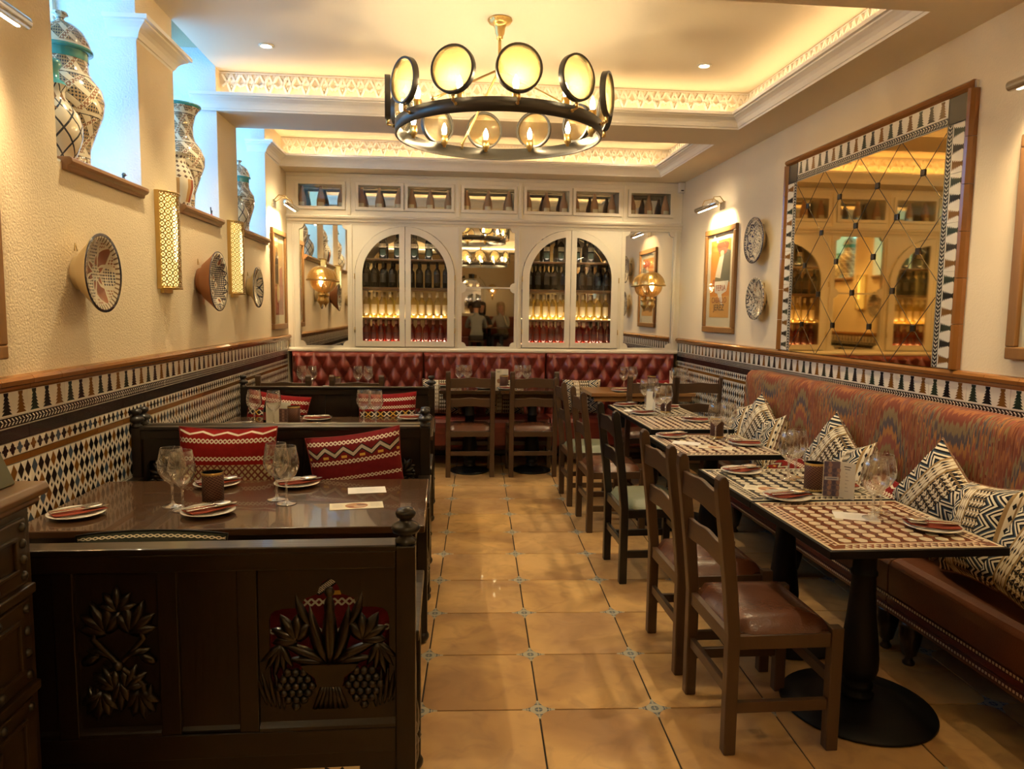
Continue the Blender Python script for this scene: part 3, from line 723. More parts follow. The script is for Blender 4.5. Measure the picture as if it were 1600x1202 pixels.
for i, (a, b) in enumerate(MI):
    if i == 1: lower += [notched(a, b, 1.185, 1.785), notched(a, b, 1.800, 2.400)]
    else: lower.append(notched(a, b, 1.185, 2.400, .05))
region(lower, yf, yf+.022, 'lower_frame', M_trim, CB)
for x in (-1.51, -.935, .145, .765, 1.852, 2.425): MB().box(x-.010, x+.010, yf-.010, yf+.001, 1.168, 2.404).build('pilaster_strip', M_trim, CB, world=True, bev=.003)
for i, (a, b) in enumerate(MI):
    t = MB().box(a-.02, b+.02, yf+.0225, yf+.028, 1.17, 2.404).build('mirror', M_mirror)
    tag(t, ('narrow mirror with notched corners at the left end of the back cabinets', 'middle mirror with a crossbar between the two arched bottle cabinets', 'narrow mirror with notched corners at the right end of the back cabinets')[i], 'mirror')
# arched bottle cabinets: doors, carcass, shelves, silvered backs
M_shelf = wood('cabinet shelf wood', (.10, .05, .025), (.17, .09, .045), .35, 'X', 8)
M_ledw = glow('warm shelf strip', (1.0, .66, .26), 3.2)
SH = [1.205, 1.475, 1.785, 2.075]
ARC = []
for ci, (a, b) in enumerate(AR):
    side = ('left', 'right')[ci]
    t = thing('arched_cabinet', '%s arched bottle cabinet with two glazed doors and lit shelves' % side, 'cabinet', ((a+b)/2, yf, 1.175)); ARC.append(t)
    cx = (a+b)/2; g = .003
    for di, (x0, x1, s) in enumerate(((a+.006, cx-g, -1), (cx+g, b-.006, 1))):
        n = 14; rx = (b-a)/2-.006; rz = .492; ang = [pi/2+pi/2*k/n for k in range(n+1)] if s < 0 else [pi/2-pi/2*k/n for k in range(n+1)]
        outer = [(cx+s*g if k == 0 else cx+rx*cos(q), 1.90+rz*sin(q)) for k, q in enumerate(ang)]+([(x0, 1.180), (x1, 1.180)] if s < 0 else [(x1, 1.180), (x0, 1.180)])
        irx = rx-.072; irz = rz-.068; xin = cx+s*.058
        q1 = math.acos(min(1, .058/irx)); ia = [pi-(q1)*k/n*1.0 for k in range(n+1)][::-1] if s < 0 else [q1*k/n for k in range(n+1)][::-1]
        if s < 0: ia = [pi-q1+(q1)*k/n for k in range(n+1)]
        inner = [(cx+irx*cos(q), 1.90+irz*sin(q)) for q in ia]+([(cx-irx, 1.235), (xin, 1.235)] if s < 0 else [(cx+irx, 1.235), (xin, 1.235)])
        d = region([outer, inner], yf-.020, yf+.004, 'door', M_trim, t)
        P = MB().prism([(cx+(u-cx)*1.01, v) for u, v in inner], yf-.010, yf-.006, 'Y').build('door_glass', M_pane, d); P.location = -Vector(wloc(t)); 
        h = MB()
        for z in (1.32, 1.86): h.cyl((a+.002 if s < 0 else b-.002, yf-.022, z), .005, .055, 8)
        h.build('hinge', M_brass, d).location = -Vector(wloc(t))
    MB().box(a, b, yf+.03, yf+.30, 1.165, 1.19).box(a-.03, a, yf+.03, yf+.30, 1.165, 2.42).box(b, b+.03, yf+.03, yf+.30, 1.165, 2.42).box(a-.03, b+.03, yf+.03, yf+.30, 2.42, 2.44).build('carcass', M_shelf, t, world=True)
    MB().box(a, b, yf+.295, yf+.299, 1.19, 2.42).build('mirror_back', M_mirror, t, world=True)
    for z in SH[1:]: MB().box(a, b, yf+.06, yf+.29, z-.022, z).build('shelf', M_shelf, t, world=True, bev=.002)
    MB().box(a, b, yf+.06, yf+.29, 1.19, SH[0]).build('shelf', M_shelf, t, world=True)
    MB().box(a+.02, b-.02, yf+.20, yf+.212, SH[1]+.0005, SH[1]+.006).build('shelf_light', M_ledw, t, world=True)
    for zl, pw, cl_ in ((SH[1]+.012, 0.42, (1, .74, .42)), (SH[0]+.012, .20, (1, .55, .36)), (SH[3]+.012, .16, (1, .8, .6))):
        ar = area('label_fill', ((a+b)/2, yf+.047, zl), (b-a)*.86, pw, cl_, (radians(115), 0, 0), .012)  # added fill that brightens the bottle labels, no fitting stands here
    MB().box(a+.02, b-.02, yf+.20, yf+.212, SH[0]+.0005, SH[0]+.006).build('shelf_light', glow('rosy shelf strip', (1.0, .38, .14), 1.6), t, world=True)
# bottles
def bottle(name, prof, glassm, label, labm, lz, lr, capz=None, capm=None, la=2.0, box=None):
    m = MB().lathe(prof, n=14)
    o = thing(name, label, 'bottle'); m.build('bottle_glass', glassm, o)
    z0, z1 = lz; MB().lathe([(lr+.0006, z0), (lr+.0006, z1)], n=12, cap=False, a0=-pi/2-la/2, a1=-pi/2+la/2).build('bottle_label', labm, o, fixn=False)
    if capz: r = prof[-2][0]+.0012; MB().lathe([(r, capz), (r, prof[-1][1]+.001), (.0001, prof[-1][1]+.0012)], n=10).build('capsule', capm, o)
    if box: MB().lathe([(lr+.0010, box[0]), (lr+.0010, box[1])], n=12, cap=False, a0=-pi/2-.9, a1=-pi/2+.9).build('lower_label', box[2], o, fixn=False)
    return o
BORD = [(.001, 0), (.034, 0), (.037, .006), (.037, .175), (.033, .192), (.017, .212), (.0142, .225), (.0142, .285), (.0150, .287), (.0150, .296), (.001, .296)]
M_dark = plain('near black wine glass', (.004, .005, .005), .06, coat=.6)
def tinted(name, c, k=.5):
    t = T(name); tr = t.n('BsdfTransparent'); tr.inputs[0].default_value = c+(1,); g = t.n('BsdfGlossy'); g.inputs['Roughness'].default_value = .05
    d = t.n('BsdfTranslucent'); d.inputs[0].default_value = c+(1,); a = t.n('MixShader'); a.inputs[0].default_value = k; t.l(tr.outputs[0], a.inputs[1]); t.l(d.outputs[0], a.inputs[2])
    b = t.n('MixShader'); b.inputs[0].default_value = .12; t.l(a.outputs[0], b.inputs[1]); t.l(g.outputs[0], b.inputs[2]); t.l(b.outputs[0], t.out.inputs[0]); return t.m
M_gold = tinted('white wine in clear glass', (.90, .74, .30)); M_rose = tinted('rose wine in clear glass', (.62, .14, .09), .4)
def paperlabel(name, c):
    t = T(name, .7); t.col(c); d = t.n('BsdfTranslucent'); d.inputs[0].default_value = c+(1,); a = t.n('MixShader'); a.inputs[0].default_value = .5
    t.l(t.b.outputs[0], a.inputs[1]); t.l(d.outputs[0], a.inputs[2]); t.l(a.outputs[0], t.out.inputs[0]); return t.m
M_lw = paperlabel('cream wine label', (.82, .72, .50)); M_lb = plain('black wine label', (.03, .03, .032), .5); M_lr = plain('dark maroon wine label', (.08, .022, .018), .5); M_lg = plain('dark green picture label', (.05, .08, .06), .6)
M_clay = plain('frosted clay coloured bottle', (.50, .29, .17), .65); M_capw = plain('pale foil capsule', (.55, .46, .30), .4); M_capr = plain('rose foil capsule', (.42, .20, .15), .4); M_capb = plain('black foil capsule', (.02, .02, .022), .35)
yb = yf+.135
ORD = 'first second third fourth fifth sixth seventh eighth ninth tenth eleventh twelfth'.split()
kinds = [('rose_wine_bottle', BORD, M_rose, M_lr, (.055, .135), M_capr), ('white_wine_bottle', BORD, M_gold, M_lw, (.045, .150), M_capw), ('red_wine_bottle', BORD, M_dark, M_lb, (.055, .150), M_capb), ('magnum_bottle', None, M_dark, M_lw, (.13, .17), M_capb)]
names_ = ['rosé bottle with maroon label, bottom shelf of the %s arched cabinet', 'white wine bottle, second lowest shelf of the %s arched cabinet', 'dark wine bottle, second highest shelf of the %s arched cabinet', 'two-label dark bottle, top shelf of the %s arched cabinet']
grp = ['rosé bottles on the bottom shelf of the %s cabinet', 'white wine bottles in the %s cabinet', 'dark wine bottles in the %s cabinet', 'bottles on the top shelf of the %s cabinet']
for ki, (nm, prof, gm, lm_, lz, cpm) in enumerate(kinds):
    base = None
    for ci, (a, b) in enumerate(AR):
        side = ('left', 'right')[ci]; L = names_[ki] % side; G = grp[ki] % side; cx = (a+b)/2
        if ki == 0: xs = [a+.095+k*.0775 for k in range(12)]; s = .86
        elif ki == 1: xs = [a+.10+k*.0815 for k in range(11)]; s = .90
        elif ki == 2: xs = [a+.09+k*.0925 for k in range(10)]; s = .94
        else: xs = [cx-.235, cx-.085, cx+.085, cx+.235]; s = .90
        for x in xs:
            if base is None:
                if ki < 3: base = bottle(nm, prof, gm, L, lm_, lz, .037, .235, cpm)
                else:
                    pr = [(.001, 0), (.037, 0), (.040, .006), (.040, .19), (.034, .212), (.018, .232), (.0155, .245), (.0155, .30), (.001, .30)]
                    base = bottle(nm, pr, gm, L, M_lw, (.125, .175), .040, .24, cpm, box=(.04, .11, M_lg))
                base.scale = (s, s, s)
            yy = yb+random.uniform(-.008, .008); again(base, (x, yy, SH[ki]+.0006), random.uniform(-.2, .2), L.replace(',', ', %s from the left,' % ORD[xs.index(x)], 1), G)
# upper row of small glazed cabinets with clay bottles
CLAY = [(.001, 0), (.040, 0), (.0425, .006), (.0425, .085), (.036, .125), (.024, .165), (.016, .195), (.0145, .215), (.0150, .222), (.001, .222)]
cl = None
posn = ['leftmost', 'second from left', 'third from left', 'middle', 'third from right', 'second from right', 'rightmost']
for i, (a, b) in enumerate(UP):
    t = thing('display_cabinet', '%s small glazed cabinet of clay coloured bottles above the arches' % posn[i], 'cabinet', ((a+b)/2, yf, 2.56))
    d = region([rect(a-fr+.006, b+fr-.006, 2.575-.027, 2.795+.027), rect(a, b, 2.578, 2.792)], yf-.012, yf+.010, 'door', M_trim, t)
    MB().box(a-.004, b+.004, yf-.004, yf, 2.574, 2.796).build('door_glass', M_pane, d).location = -Vector(wloc(t))
    MB().box(a-.06, b+.06, yf+.026, yf+.24, 2.55, 2.566).box(a-.06, b+.06, yf+.026, yf+.24, 2.84, 2.855).box(a-.065, a-.058, yf+.026, yf+.24, 2.55, 2.85).box(b+.058, b+.065, yf+.026, yf+.24, 2.55, 2.85).build('carcass', M_trim, t, world=True)
    MB().box(a-.058, b+.058, yf+.236, yf+.24, 2.566, 2.84).build('mirror_back', M_mirror, t, world=True)
    for f in (.06, .5, .92):
        if cl is None:
            cl = bottle('clay_bottle', CLAY, M_clay, 'x', M_cream, (.025, .062), .0425, la=1.5); 
        again(cl, (a+(b-a)*f+random.uniform(-.015, .015), yf+.11, 2.5665), random.uniform(-.25, .25), 'clay coloured bottle, %s of three in the %s upper glazed cabinet' % ({.06: 'left', .5: 'middle', .92: 'right'}[f], posn[i]), 'clay bottles in the %s cabinet' % posn[i])
for i in (0, 2, 4, 5):
    pass
t = thing('motion_sensor', 'small white motion sensor in the top right corner beside the cabinets', 'sensor', (2.448, 7.50, 2.80)); MB().prism([(-.028, 0), (.026, 0), (.030, .10), (-.030, .10)], -.035, .03, 'Y').build('housing', plain('white plastic', (.72, .70, .66), .4), t, bev=.004); MB().box(-.014, .014, -.037, -.034, .012, .024).build('lens_window', M_ink, t)
# pierced brass sconces standing off the two end mirrors
for i, x in enumerate((-1.222, 2.145)):
    z = (1.865, 1.785)[i]; z = 1.84 if i == 0 else 1.84
    s_ = thing('mirror_sconce', 'pierced brass dome sconce lit on the %s end mirror of the back wall' % ('left', 'right')[i], 'wall lamp', (x, YB-.115, z))
    R = .135
    MB().lathe([(R+.006, -.008), (R+.010, 0), (R+.006, .010), (R-.004, .006)], n=28).build('rim', M_brass, s_)
    MB().lathe([(R*cos(pi/2*k/8), .008+R*.98*sin(pi/2*k/8)) for k in range(9)], n=28, cap=False, uvscale=7).build('shade_dome', M_fili2, s_)
    q = R*.80; MB().lathe([(q*cos(pi/2*k/7), -.008-q*1.05*sin(pi/2*k/7)) for k in range(7)], n=24, cap=False, uvscale=7).build('shade_bowl', M_fili2, s_)
    MB().lathe([(.001, -.275), (.006, -.262), (.012, -.245), (.034, -.218), (.038, -.200), (.028, -.178), (.026, -.160), (.040, -.152), (.040, -.140), (.026, -.128), (.030, -.110)], n=18).build('finial', M_brass, s_)
    MB().tube([(0, .115, .02), (0, .10, .0), (0, .05, -.14), (0, 0, -.135)], .008).build('bracket', M_brass, s_)
    b_ = MB().lathe([(.006, -.06), (.010, -.05), (.022, -.02), (.024, 0), (.018, .02), (.001, .032)], n=12).build('bulb', glow('frosted lamp glow', (1.0, .72, .38), 22), s_)
# ---------------------------------------------------------------- chandeliers
M_bulb = glow('candle bulb glow', (1.0, .76, .42), 85)
def chandelier(label, loc, grp):
    t = thing('chandelier', label, 'chandelier', loc, 0, grp)          # origin on the ceiling
    zr = 2.575-ZC; R = .585
    MB().lathe([(.001, 0), (.066, 0), (.070, -.008), (.060, -.016), (.062, -.022), (.040, -.032), (.030, -.050), (.026, -.080), (.018, -.095), (.018, -.110), (.001, -.112)], n=28).build('ceiling_rose', M_brass, t)
    bd = MB()
    for k in range(26): bd.ball((.064*cos(2*pi*k/26), .064*sin(2*pi*k/26), -.010), .005, 6)
    bd.build('beading', M_brass, bpy.data.objects[t.children[0].name]) if False else bd.build('beading', M_brass, t)
    MB().tube([(0, 0, -.10), (0, 0, -.25)], .009).ball((0, 0, -.262), .024, 12).box(-.012, .012, -.02, .02, -.30, -.245).build('stem', M_brass, t, bev=.001)
    MB().lathe([(R-.006, zr-.035), (R+.006, zr-.035), (R+.006, zr+.035), (R-.006, zr+.035), (R-.006, zr-.035)], n=72, cap=False, smooth=True).build('ring', M_bronze, t)
    for k in range(3):
        a = radians(110+120*k); MB().tube([(.012*cos(a), .012*sin(a), -.28), (R*.985*cos(a), R*.985*sin(a), zr+.05), (R*.985*cos(a), R*.985*sin(a), zr+.02)], .0065).ball((R*.985*cos(a), R*.985*sin(a), zr+.052), .012, 8).build('arm', M_brass, t)
    first = None
    for k in range(12):
        a = radians(-90+4.6+30*k)
        if first is None:
            # built looking down -y, radial direction is +y local
            L = MB().lathe([(.1165, -.016), (.1165, .016), (.1045, .016), (.1045, -.016), (.1165, -.016)], n=36, axis='Y', cap=False).build('lens_rim', M_bronze, t, bev=.0015)
            g = MB().lathe([(.0001, -.010), (.05, -.009), (.106, -.004), (.106, .002), (.05, -.003), (.0001, -.004)], n=32, axis='Y', cap=False).build('lens', M_lens, L)
            bk = MB().tube([(0, 0, -.118), (0, 0, -.150), (0, -.045, -.158)], .0055).ball((0, -.030, -.156), .010, 8).cyl((0, 0, -.150), .009, .03, 10).build('lens_bracket', M_brass, L)
            c = MB().lathe([(.001, -.06), (.010, -.058), (.012, -.045), (.022, -.035), (.022, .012), (.019, .016), (.001, .016)], n=16).build('candle_socket', M_brass, t)
            b = MB().lathe([(.008, 0), (.013, .012), (.016, .030), (.012, .050), (.004, .068), (.001, .074)], n=12, cap=False).build('candle_bulb', M_bulb, c, loc=(0, 0, .016))
            first = (L, c)
        else:
            L = inst(first[0], (0, 0, 0), parent=t); c = inst(first[1], (0, 0, 0), parent=t)
            for ch in list(first[0].children): inst(ch, ch.location, parent=L)
            for ch in list(first[1].children): inst(ch, ch.location, parent=c)
        L.location = ((R+.045)*cos(a), (R+.045)*sin(a), 2.735-ZC); L.rotation_euler = (0, 0, a-pi/2)
        c.location = ((R-.035)*cos(a), (R-.035)*sin(a), zr+.065)
    return t
chandelier('large ring chandelier with twelve amber lens discs hanging in the near ceiling coffer', (.31, 4.29, ZC), None)
chandelier('second ring chandelier hanging further back, seen only reflected in the middle mirror', (.80, -1.1, ZC), None)
# downlights
M_dl = glow('downlight lamp', (1.0, .86, .66), 60)
nm_ = ['left ceiling of the near coffer, above the piers', 'right ceiling of the near coffer', 'left ceiling of the far coffer', 'right ceiling of the far coffer']
dl = None
for i, (x, y) in enumerate(DL):
    if i > 3: break
    lab = 'small recessed downlight in the %s' % nm_[i]
    if dl is None:
        dl = thing('downlight', lab, 'ceiling light'); MB().lathe([(.030, 0), (.046, 0), (.046, -.006), (.034, -.010), (.030, -.004)], n=24, cap=False).build('bezel', M_trim, dl)
        MB().lathe([(.0001, -.003), (.030, -.003)], n=20, cap=False).build('lamp', M_dl, dl)
    if i < 6: again(dl, (x, y, ZC-.0005), 0, lab, 'recessed ceiling downlights')
# ---------------------------------------------------------------- left wall: lamps, plates, vases, pictures
for i, (ya, yb_) in enumerate(((4.19, 4.405), (5.525, 5.74))):
    yc = (ya+yb_)/2; hw = .1075; t = thing('brass_wall_light', 'tall pierced brass half-cylinder wall light on the %s pier' % ('nearer', 'farther')[i], 'wall lamp', (XL, yc, 1.92))
    m = MB(); n = 20; vs = []; us = []
    for k in range(n+1):
        a = -pi/2+pi*k/n
        for z in (-.262, .262): vs.append((.02+.065*cos(a), hw*sin(a), z)); us.append((k/n*.9, (z+.262)*2.0))
    fs = [(2*k, 2*k+2, 2*k+3, 2*k+1) for k in range(n)]
    m.add(vs, fs, 0, True, us).build('shade', filigree('pierced brass wall light sheet', 8, (.36, .22, .045), 15, .38, .26), t)
    rim = MB()
    for z in (-.262, .262): rim.tube([(.02+.065*cos(-pi/2+pi*k/n), hw*sin(-pi/2+pi*k/n), z) for k in range(n+1)], .006, 6)
    for s in (-1, 1): rim.box(.0, .024, s*hw-.006, s*hw+.006, -.268, .268)
    rim.build('shade_rim', M_brass, t); MB().box(0, .02, -.07, .07, -.29, .10).build('back_plate', M_brass, t, bev=.003)
    dv = MB(); dn = 14; dv.add([(.014+.052*cos(-pi/2+pi*k/dn), .094*sin(-pi/2+pi*k/dn), z) for k in range(dn+1) for z in (-.25, .25)], [(2*k, 2*k+2, 2*k+3, 2*k+1) for k in range(dn)], 0, True); dv.build('glow_liner', glow('added wall light glow', (1.0, .70, .22), .62), t)  # added glowing liner so brightness shows through all the pierced holes
    MB().lathe([(.001, -.18), (.026, -.17), (.030, 0), (.026, .13), (.001, .14)], n=14).build('bulb', glow('wall light lamp', (1.0, .70, .24), 2.2), t, loc=(.048, 0, .06))
def plate_thing(name, label, X, s, y, z, r, mi, depth, tilt=.12, back=M_biscuit, ry=1.0):
    t = thing(name, label, 'plate', (X, y, z), 0, None)
    D = depth; q = .30*D
    face = MB().lathe([(.0001, -D+q+.012), (r*.42, -D+q+.012), (r*.66, -D+q), (r*.88, -D+.006), (r, -D), (r*1.005, -D+.005)], n=44, axis='Y', cap=False).build('painted_face', M_pl[mi], t)
    bk = MB().lathe([(r*1.005, -D+.005), (r*.98, -D+.012), (r*.80, -D*.55), (r*.60, -.012), (r*.46, .004), (r*.43, .024), (.0001, .024)], n=40, axis='Y', cap=False).build('plate_back', back, t)
    hk = MB().tube([(-.012, .028, r*.55), (0, .030, r*.74), (.012, .028, r*.55)], .002, 5).build('hanging_wire', M_brass, t)
    t.rotation_euler = (0, 0, pi/2) if s > 0 else (0, 0, -pi/2); t.location = (X+s*.032, y, z)
    return t
plate_thing('painted_plate', 'large deep painted plate with leaf panels and dark rim, nearest on the left wall', XL, 1, 3.30, 1.693, .168, 0, .085)
plate_thing('painted_plate', 'deep blue and white floral plate with scalloped border between the brass wall lights', XL, 1, 4.86, 1.72, .190, 1, .10, back=M_terrab)
plate_thing('painted_plate', 'smaller star patterned plate on the left wall beyond both brass lights', XL, 1, 6.04, 1.72, .162, 2, .055)
plate_thing('painted_plate', 'upper round plate with blue rosette beside the orange poster on the right wall', XR, -1, 5.55, 2.128, .178, 3, .05)
plate_thing('painted_plate', 'lower round plate with swirling pattern beside the orange poster on the right wall', XR, -1, 5.49, 1.675, .164, 4, .045)
def jar(name, label, x, y, prof, mat, extra=None, s=1.0):
    t = thing(name, label, 'vase', (x, y, 2.151)); L = sum(math.dist(a, b) for a, b in zip(prof, prof[1:]))
    MB().lathe([(r*s, z*s) for r, z in prof], n=36, cap=False, uvscale=1).build('body', mat, t)
    if extra:
        for nm, pr, mt in extra: MB().lathe([(r*s, z*s) for r, z in pr], n=32, cap=False).build(nm, mt, t)
    return t
LID = [('neck_band', [(.107, .51), (.108, .56)], M_teal), ('lid', [(.122, .560), (.120, .572), (.112, .600), (.092, .640), (.060, .668), (.025, .680), (.014, .692), (.022, .704), (.034, .710), (.030, .722), (.0001, .726)], M_v1), ('lid_rim', [(.108, .548), (.126, .550), (.127, .562), (.116, .566)], M_teal)]
BIG = [(.0001, 0), (.105, 0), (.108, .01), (.098, .06), (.100, .12), (.128, .20), (.158, .28), (.166, .335), (.158, .39), (.128, .43), (.110, .46), (.105, .50), (.104, .556)]
jar('lidded_vase', 'tall lidded faience vase with turquoise rims in the nearest window niche', -1.735, 3.61, BIG, M_v1, LID)
SM = [(.0001, 0), (.068, 0), (.066, .02), (.082, .05), (.106, .12), (.108, .17), (.095, .22), (.062, .265), (.048, .285), (.046, .31), (.058, .335)]
jar('lattice_jug', 'small jug with black quatrefoil lattice standing before the tall lidded vase', -1.665, 3.372, SM, M_v2, [('spout', [(.058, .335), (.050, .350), (.030, .36), (.026, .40), (.040, .42), (.034, .44), (.0001, .445)], M_teal)])
TALL = [(.0001, 0), (.085, 0), (.088, .01), (.080, .06), (.086, .14), (.118, .24), (.145, .315), (.148, .365), (.128, .42), (.095, .465), (.084, .50), (.082, .56), (.098, .63), (.128, .675)]
jar('trumpet_vase', 'tall faience vase with flared turquoise mouth in the middle window niche', -1.715, 5.03, TALL, M_v1, [('mouth_rim', [(.126, .668), (.134, .676), (.134, .686), (.122, .684)], M_teal)], 1.02)
ST = [(.0001, 0), (.062, 0), (.060, .015), (.074, .05), (.092, .115), (.092, .16), (.075, .21), (.058, .235), (.056, .265), (.070, .285)]
jar('striped_jar', 'small jar with brown and cream upright stripes before the trumpet vase', -1.672, 4.79, ST, M_v3, None, 1.22)
jar('lidded_vase', 'slim lidded faience vase in the farthest window niche', -1.70, 6.36, [(r*.72, z*.86) for r, z in BIG], M_v1, [(n, [(r*.72, z*.86) for r, z in p], m) for n, p, m in LID])
jar('lattice_jug', 'small lattice patterned jug in front of the slim vase in the farthest niche', -1.655, 6.09, [(r*.86, z*.86) for r, z in SM], M_v2)
t = thing('bird_ornament', 'tiny dark bird ornament at the far end of the nearest niche sill', 'ornament', (-1.62, 3.93, 2.166-.016)); MB().lathe([(.0001, 0), (.022, .004), (.026, .02), (.016, .036), (.007, .048), (.006, .058), (.0001, .06)], n=12).ball((.003, 0, .066), .011, 8).build('body', plain('slate glaze', (.05, .07, .08), .2), t)
MB().prism([(-.004, .055), (.020, .064), (-.004, .070)], -.003, .003, 'Y').build('beak', plain('red glaze', (.4, .05, .03), .3), t)
t = thing('pepper_ornament', 'tiny red and black figurine at the end of the middle niche sill', 'ornament', (-1.60, 5.27, 2.166-.016)); MB().lathe([(.0001, 0), (.012, .002), (.014, .02), (.006, .045), (.0001, .05)], n=10).build('body', plain('red figurine glaze', (.45, .03, .03), .3), t)
MB().tube([(0, 0, .04), (.0, -.012, .075), (0, -.016, .09)], .004, 6).tube([(0, 0, .04), (.0, .012, .07)], .004, 6).build('arms', M_ink, t)
# pictures
def picture(name, label, X, s, ya, yb_, z0, z1, content, fw=.05):
    t = thing(name, label, 'picture', (X, (ya+yb_)/2, (z0+z1)/2), 0); w_ = yb_-ya; h = z1-z0
    # local frame: u along +x (reads left to right), facing -y
    F = lambda a, b, c, d: MB().box(a, b, -.030, 0, c, d)
    for q in (F(-w_/2, w_/2, -h/2, -h/2+fw), F(-w_/2, w_/2, h/2-fw, h/2), F(-w_/2, -w_/2+fw, -h/2+fw, h/2-fw), F(w_/2-fw, w_/2, -h/2+fw, h/2-fw)): q.build('frame_rail', M_frame, t, bev=.006)
    MB().box(-w_/2+fw, w_/2-fw, -.010, -.002, -h/2+fw, h/2-fw).build('mount', plain('cream mount board', (.66, .60, .46), .8), t)
    content(t, w_-2*fw, h-2*fw)
    MB().box(-w_/2+fw, w_/2-fw, -.0165, -.0155, -h/2+fw, h/2-fw).build('picture_glass', M_pane, t)
    t.rotation_euler = (0, 0, pi/2) if s > 0 else (0, 0, -pi/2)
    return t
def art(t, polys, y0=-.0104):
    """flat printed areas, each a step in front of the last"""
    m = MB(); ms = []; 
    for k, (c, P) in enumerate(polys):
        if c not in ms: ms.append(c)
        m.flat(P, y0-.00012*k, 'Y', ms.index(c))
    return m.build('print', [plain('printed colour', c, .7) for c in ms], t)
def blob(cx, cz, rx, rz, n=14, j=.12, ph=0): return [(cx+rx*(1+j*sin(3*a*2*pi/n+ph))*cos(2*pi*a/n), cz+rz*(1+j*cos(2*a*2*pi/n+ph))*sin(2*pi*a/n)) for a in range(n)]
def poster(t, w_, h):
    u = w_*.37; b = -h*.40; tp = h*.43
    art(t, [((.62, .24, .045), rect(-u, u, b, tp)), ((.66, .34, .09), rect(-u, u, b, -h*.17)),
            ((.10, .11, .09), [(-u*.15, h*.24), (u*.55, h*.33), (u, h*.30), (u, -h*.02), (u*.1, -h*.06), (-u*.65, -h*.02), (-u*.2, h*.10)]),
            ((.62, .58, .50), [(-u*.1, h*.25), (u*.35, h*.27), (u*.05, h*.02), (-u*.5, h*.04)]), ((.30, .06, .03), blob(u*.2, h*.34, u*.55, h*.085, 18, .22)),
            ((.60, .42, .28), blob(u*.15, h*.285, u*.18, h*.035)), ((.68, .66, .60), [(-u*.55, -h*.01), (u*.9, -h*.01), (u*.7, -h*.12), (u*.25, -h*.15), (u*.4, -h*.28), (u*.1, -h*.24), (-u*.2, -h*.14), (-u*.45, -h*.13)]),
            ((.34, .07, .03), blob(-u*.62, -h*.02, u*.12, h*.04)), ((.55, .30, .10), rect(-u, u, b, b+.004))])
    red = plain('poster red ink', (.33, .07, .03), .7); blk = plain('poster dark ink', (.05, .025, .03), .7)
    text('FERIA', .075, (u*.15, -.0120, -h*.085), (pi/2, 0, 0), red, t, sx=1.25); text('CABALLO', .072, (0, -.0120, -h*.215), (pi/2, 0, 0), red, t, sx=1.12); text('JEREZ', .078, (0, -.0120, -h*.295), (pi/2, 0, 0), blk, t, sx=1.3)
picture('framed_poster', 'framed orange poster reading JEREZ on the right wall', XR, -1, 6.03, 6.76, 1.385, 2.325, poster, .052)
def bottles_print(t, w_, h):
    u = w_*.40; b = -h*.40; tp = h*.42
    art(t, [((.42, .24, .07), rect(-u, u, b, tp)), ((.30, .045, .03), rect(-u, u, b, -h*.06)), ((.55, .38, .12), rect(-u, u, h*.02, h*.16)), ((.05, .03, .02), [(-u*.6, h*.30), (-u*.3, h*.38), (-u*.05, h*.22), (-u*.1, -h*.05), (-u*.75, -h*.05), (-u*.8, h*.15)]),
            ((.34, .05, .03), [(u*.15, h*.12), (u*.8, h*.16), (u*.75, -h*.18), (u*.2, -h*.22)]), ((.62, .50, .26), blob(-u*.2, -h*.16, u*.30, h*.12)), ((.22, .03, .02), blob(u*.3, -h*.28, u*.5, h*.06))])
picture('framed_print', 'framed red and gold print of a bottle at the far end of the left wall', XL, 1, 6.83, 7.40, 1.36, 2.29, bottles_print, .05)
def plainprint(t, w_, h): art(t, [((.30, .16, .06), rect(-w_*.38, w_*.38, -h*.4, h*.4)), ((.12, .05, .03), blob(0, 0, w_*.25, h*.25))])
picture('framed_print', 'brown wooden picture frame cut by the left edge of the photograph', XL, 1, 2.05, 2.735, 1.36, 2.30, plainprint, .05)
picture('framed_print', 'brown wooden picture frame cut by the right edge of the photograph', XR, -1, 2.25, 2.975, 1.37, 2.33, plainprint, .055)
def picture_light(label, X, s, yc, z, L=.50, D=.16, fill=5):
    t = thing('picture_light', label, 'picture light', (X, yc, z)); d = s
    MB().tube([(d*D, -L/2, 0), (d*D, L/2, 0)], .022, 16).build('lamp_tube', M_steel, t)
    MB().box(0 if d > 0 else -.012, .012 if d > 0 else 0, -.06, .06, -.02, .05).build('wall_plate', M_steel, t, bev=.003)
    for q in (-.10, .10): MB().tube([(0, q*.4, .03), (d*D*.4, q*.7, .085), (d*D*.85, q*1.2, .07), (d*D, q*1.2, .01)], .004, 6).build('bracket', M_brass, t)
    l = MB().box(d*D-.010*d-.006, d*D-.010*d+.006, -L/2+.03, L/2-.03, -.0225, -.0195).build('led_strip', glow('picture light leds', (1.0, .82, .55), 35), t)
    ar = area('picture_light_beam', (X+d*(D-.02), yc, z-.035), L*.8, fill, (1.0, .70, .38), (0, -d*radians(-34), 0), .02); ar.data.shape = 'RECTANGLE'; ar.data.size = .02; ar.data.size_y = L*.8; ar.rotation_euler = (0, d*radians(38), 0); ar.data.spread = radians(110)
picture_light('steel picture light above the JEREZ poster', XR, -1, 6.40, 2.50)
picture_light('steel picture light over the framed print at the far left', XL, 1, 7.0, 2.50)
picture_light('steel picture light cut by the upper left edge of the photograph', XL, 1, 2.43, 2.50, .55)
picture_light('steel picture light cut by the right edge of the photograph', XR, -1, 2.62, 2.50, .55)
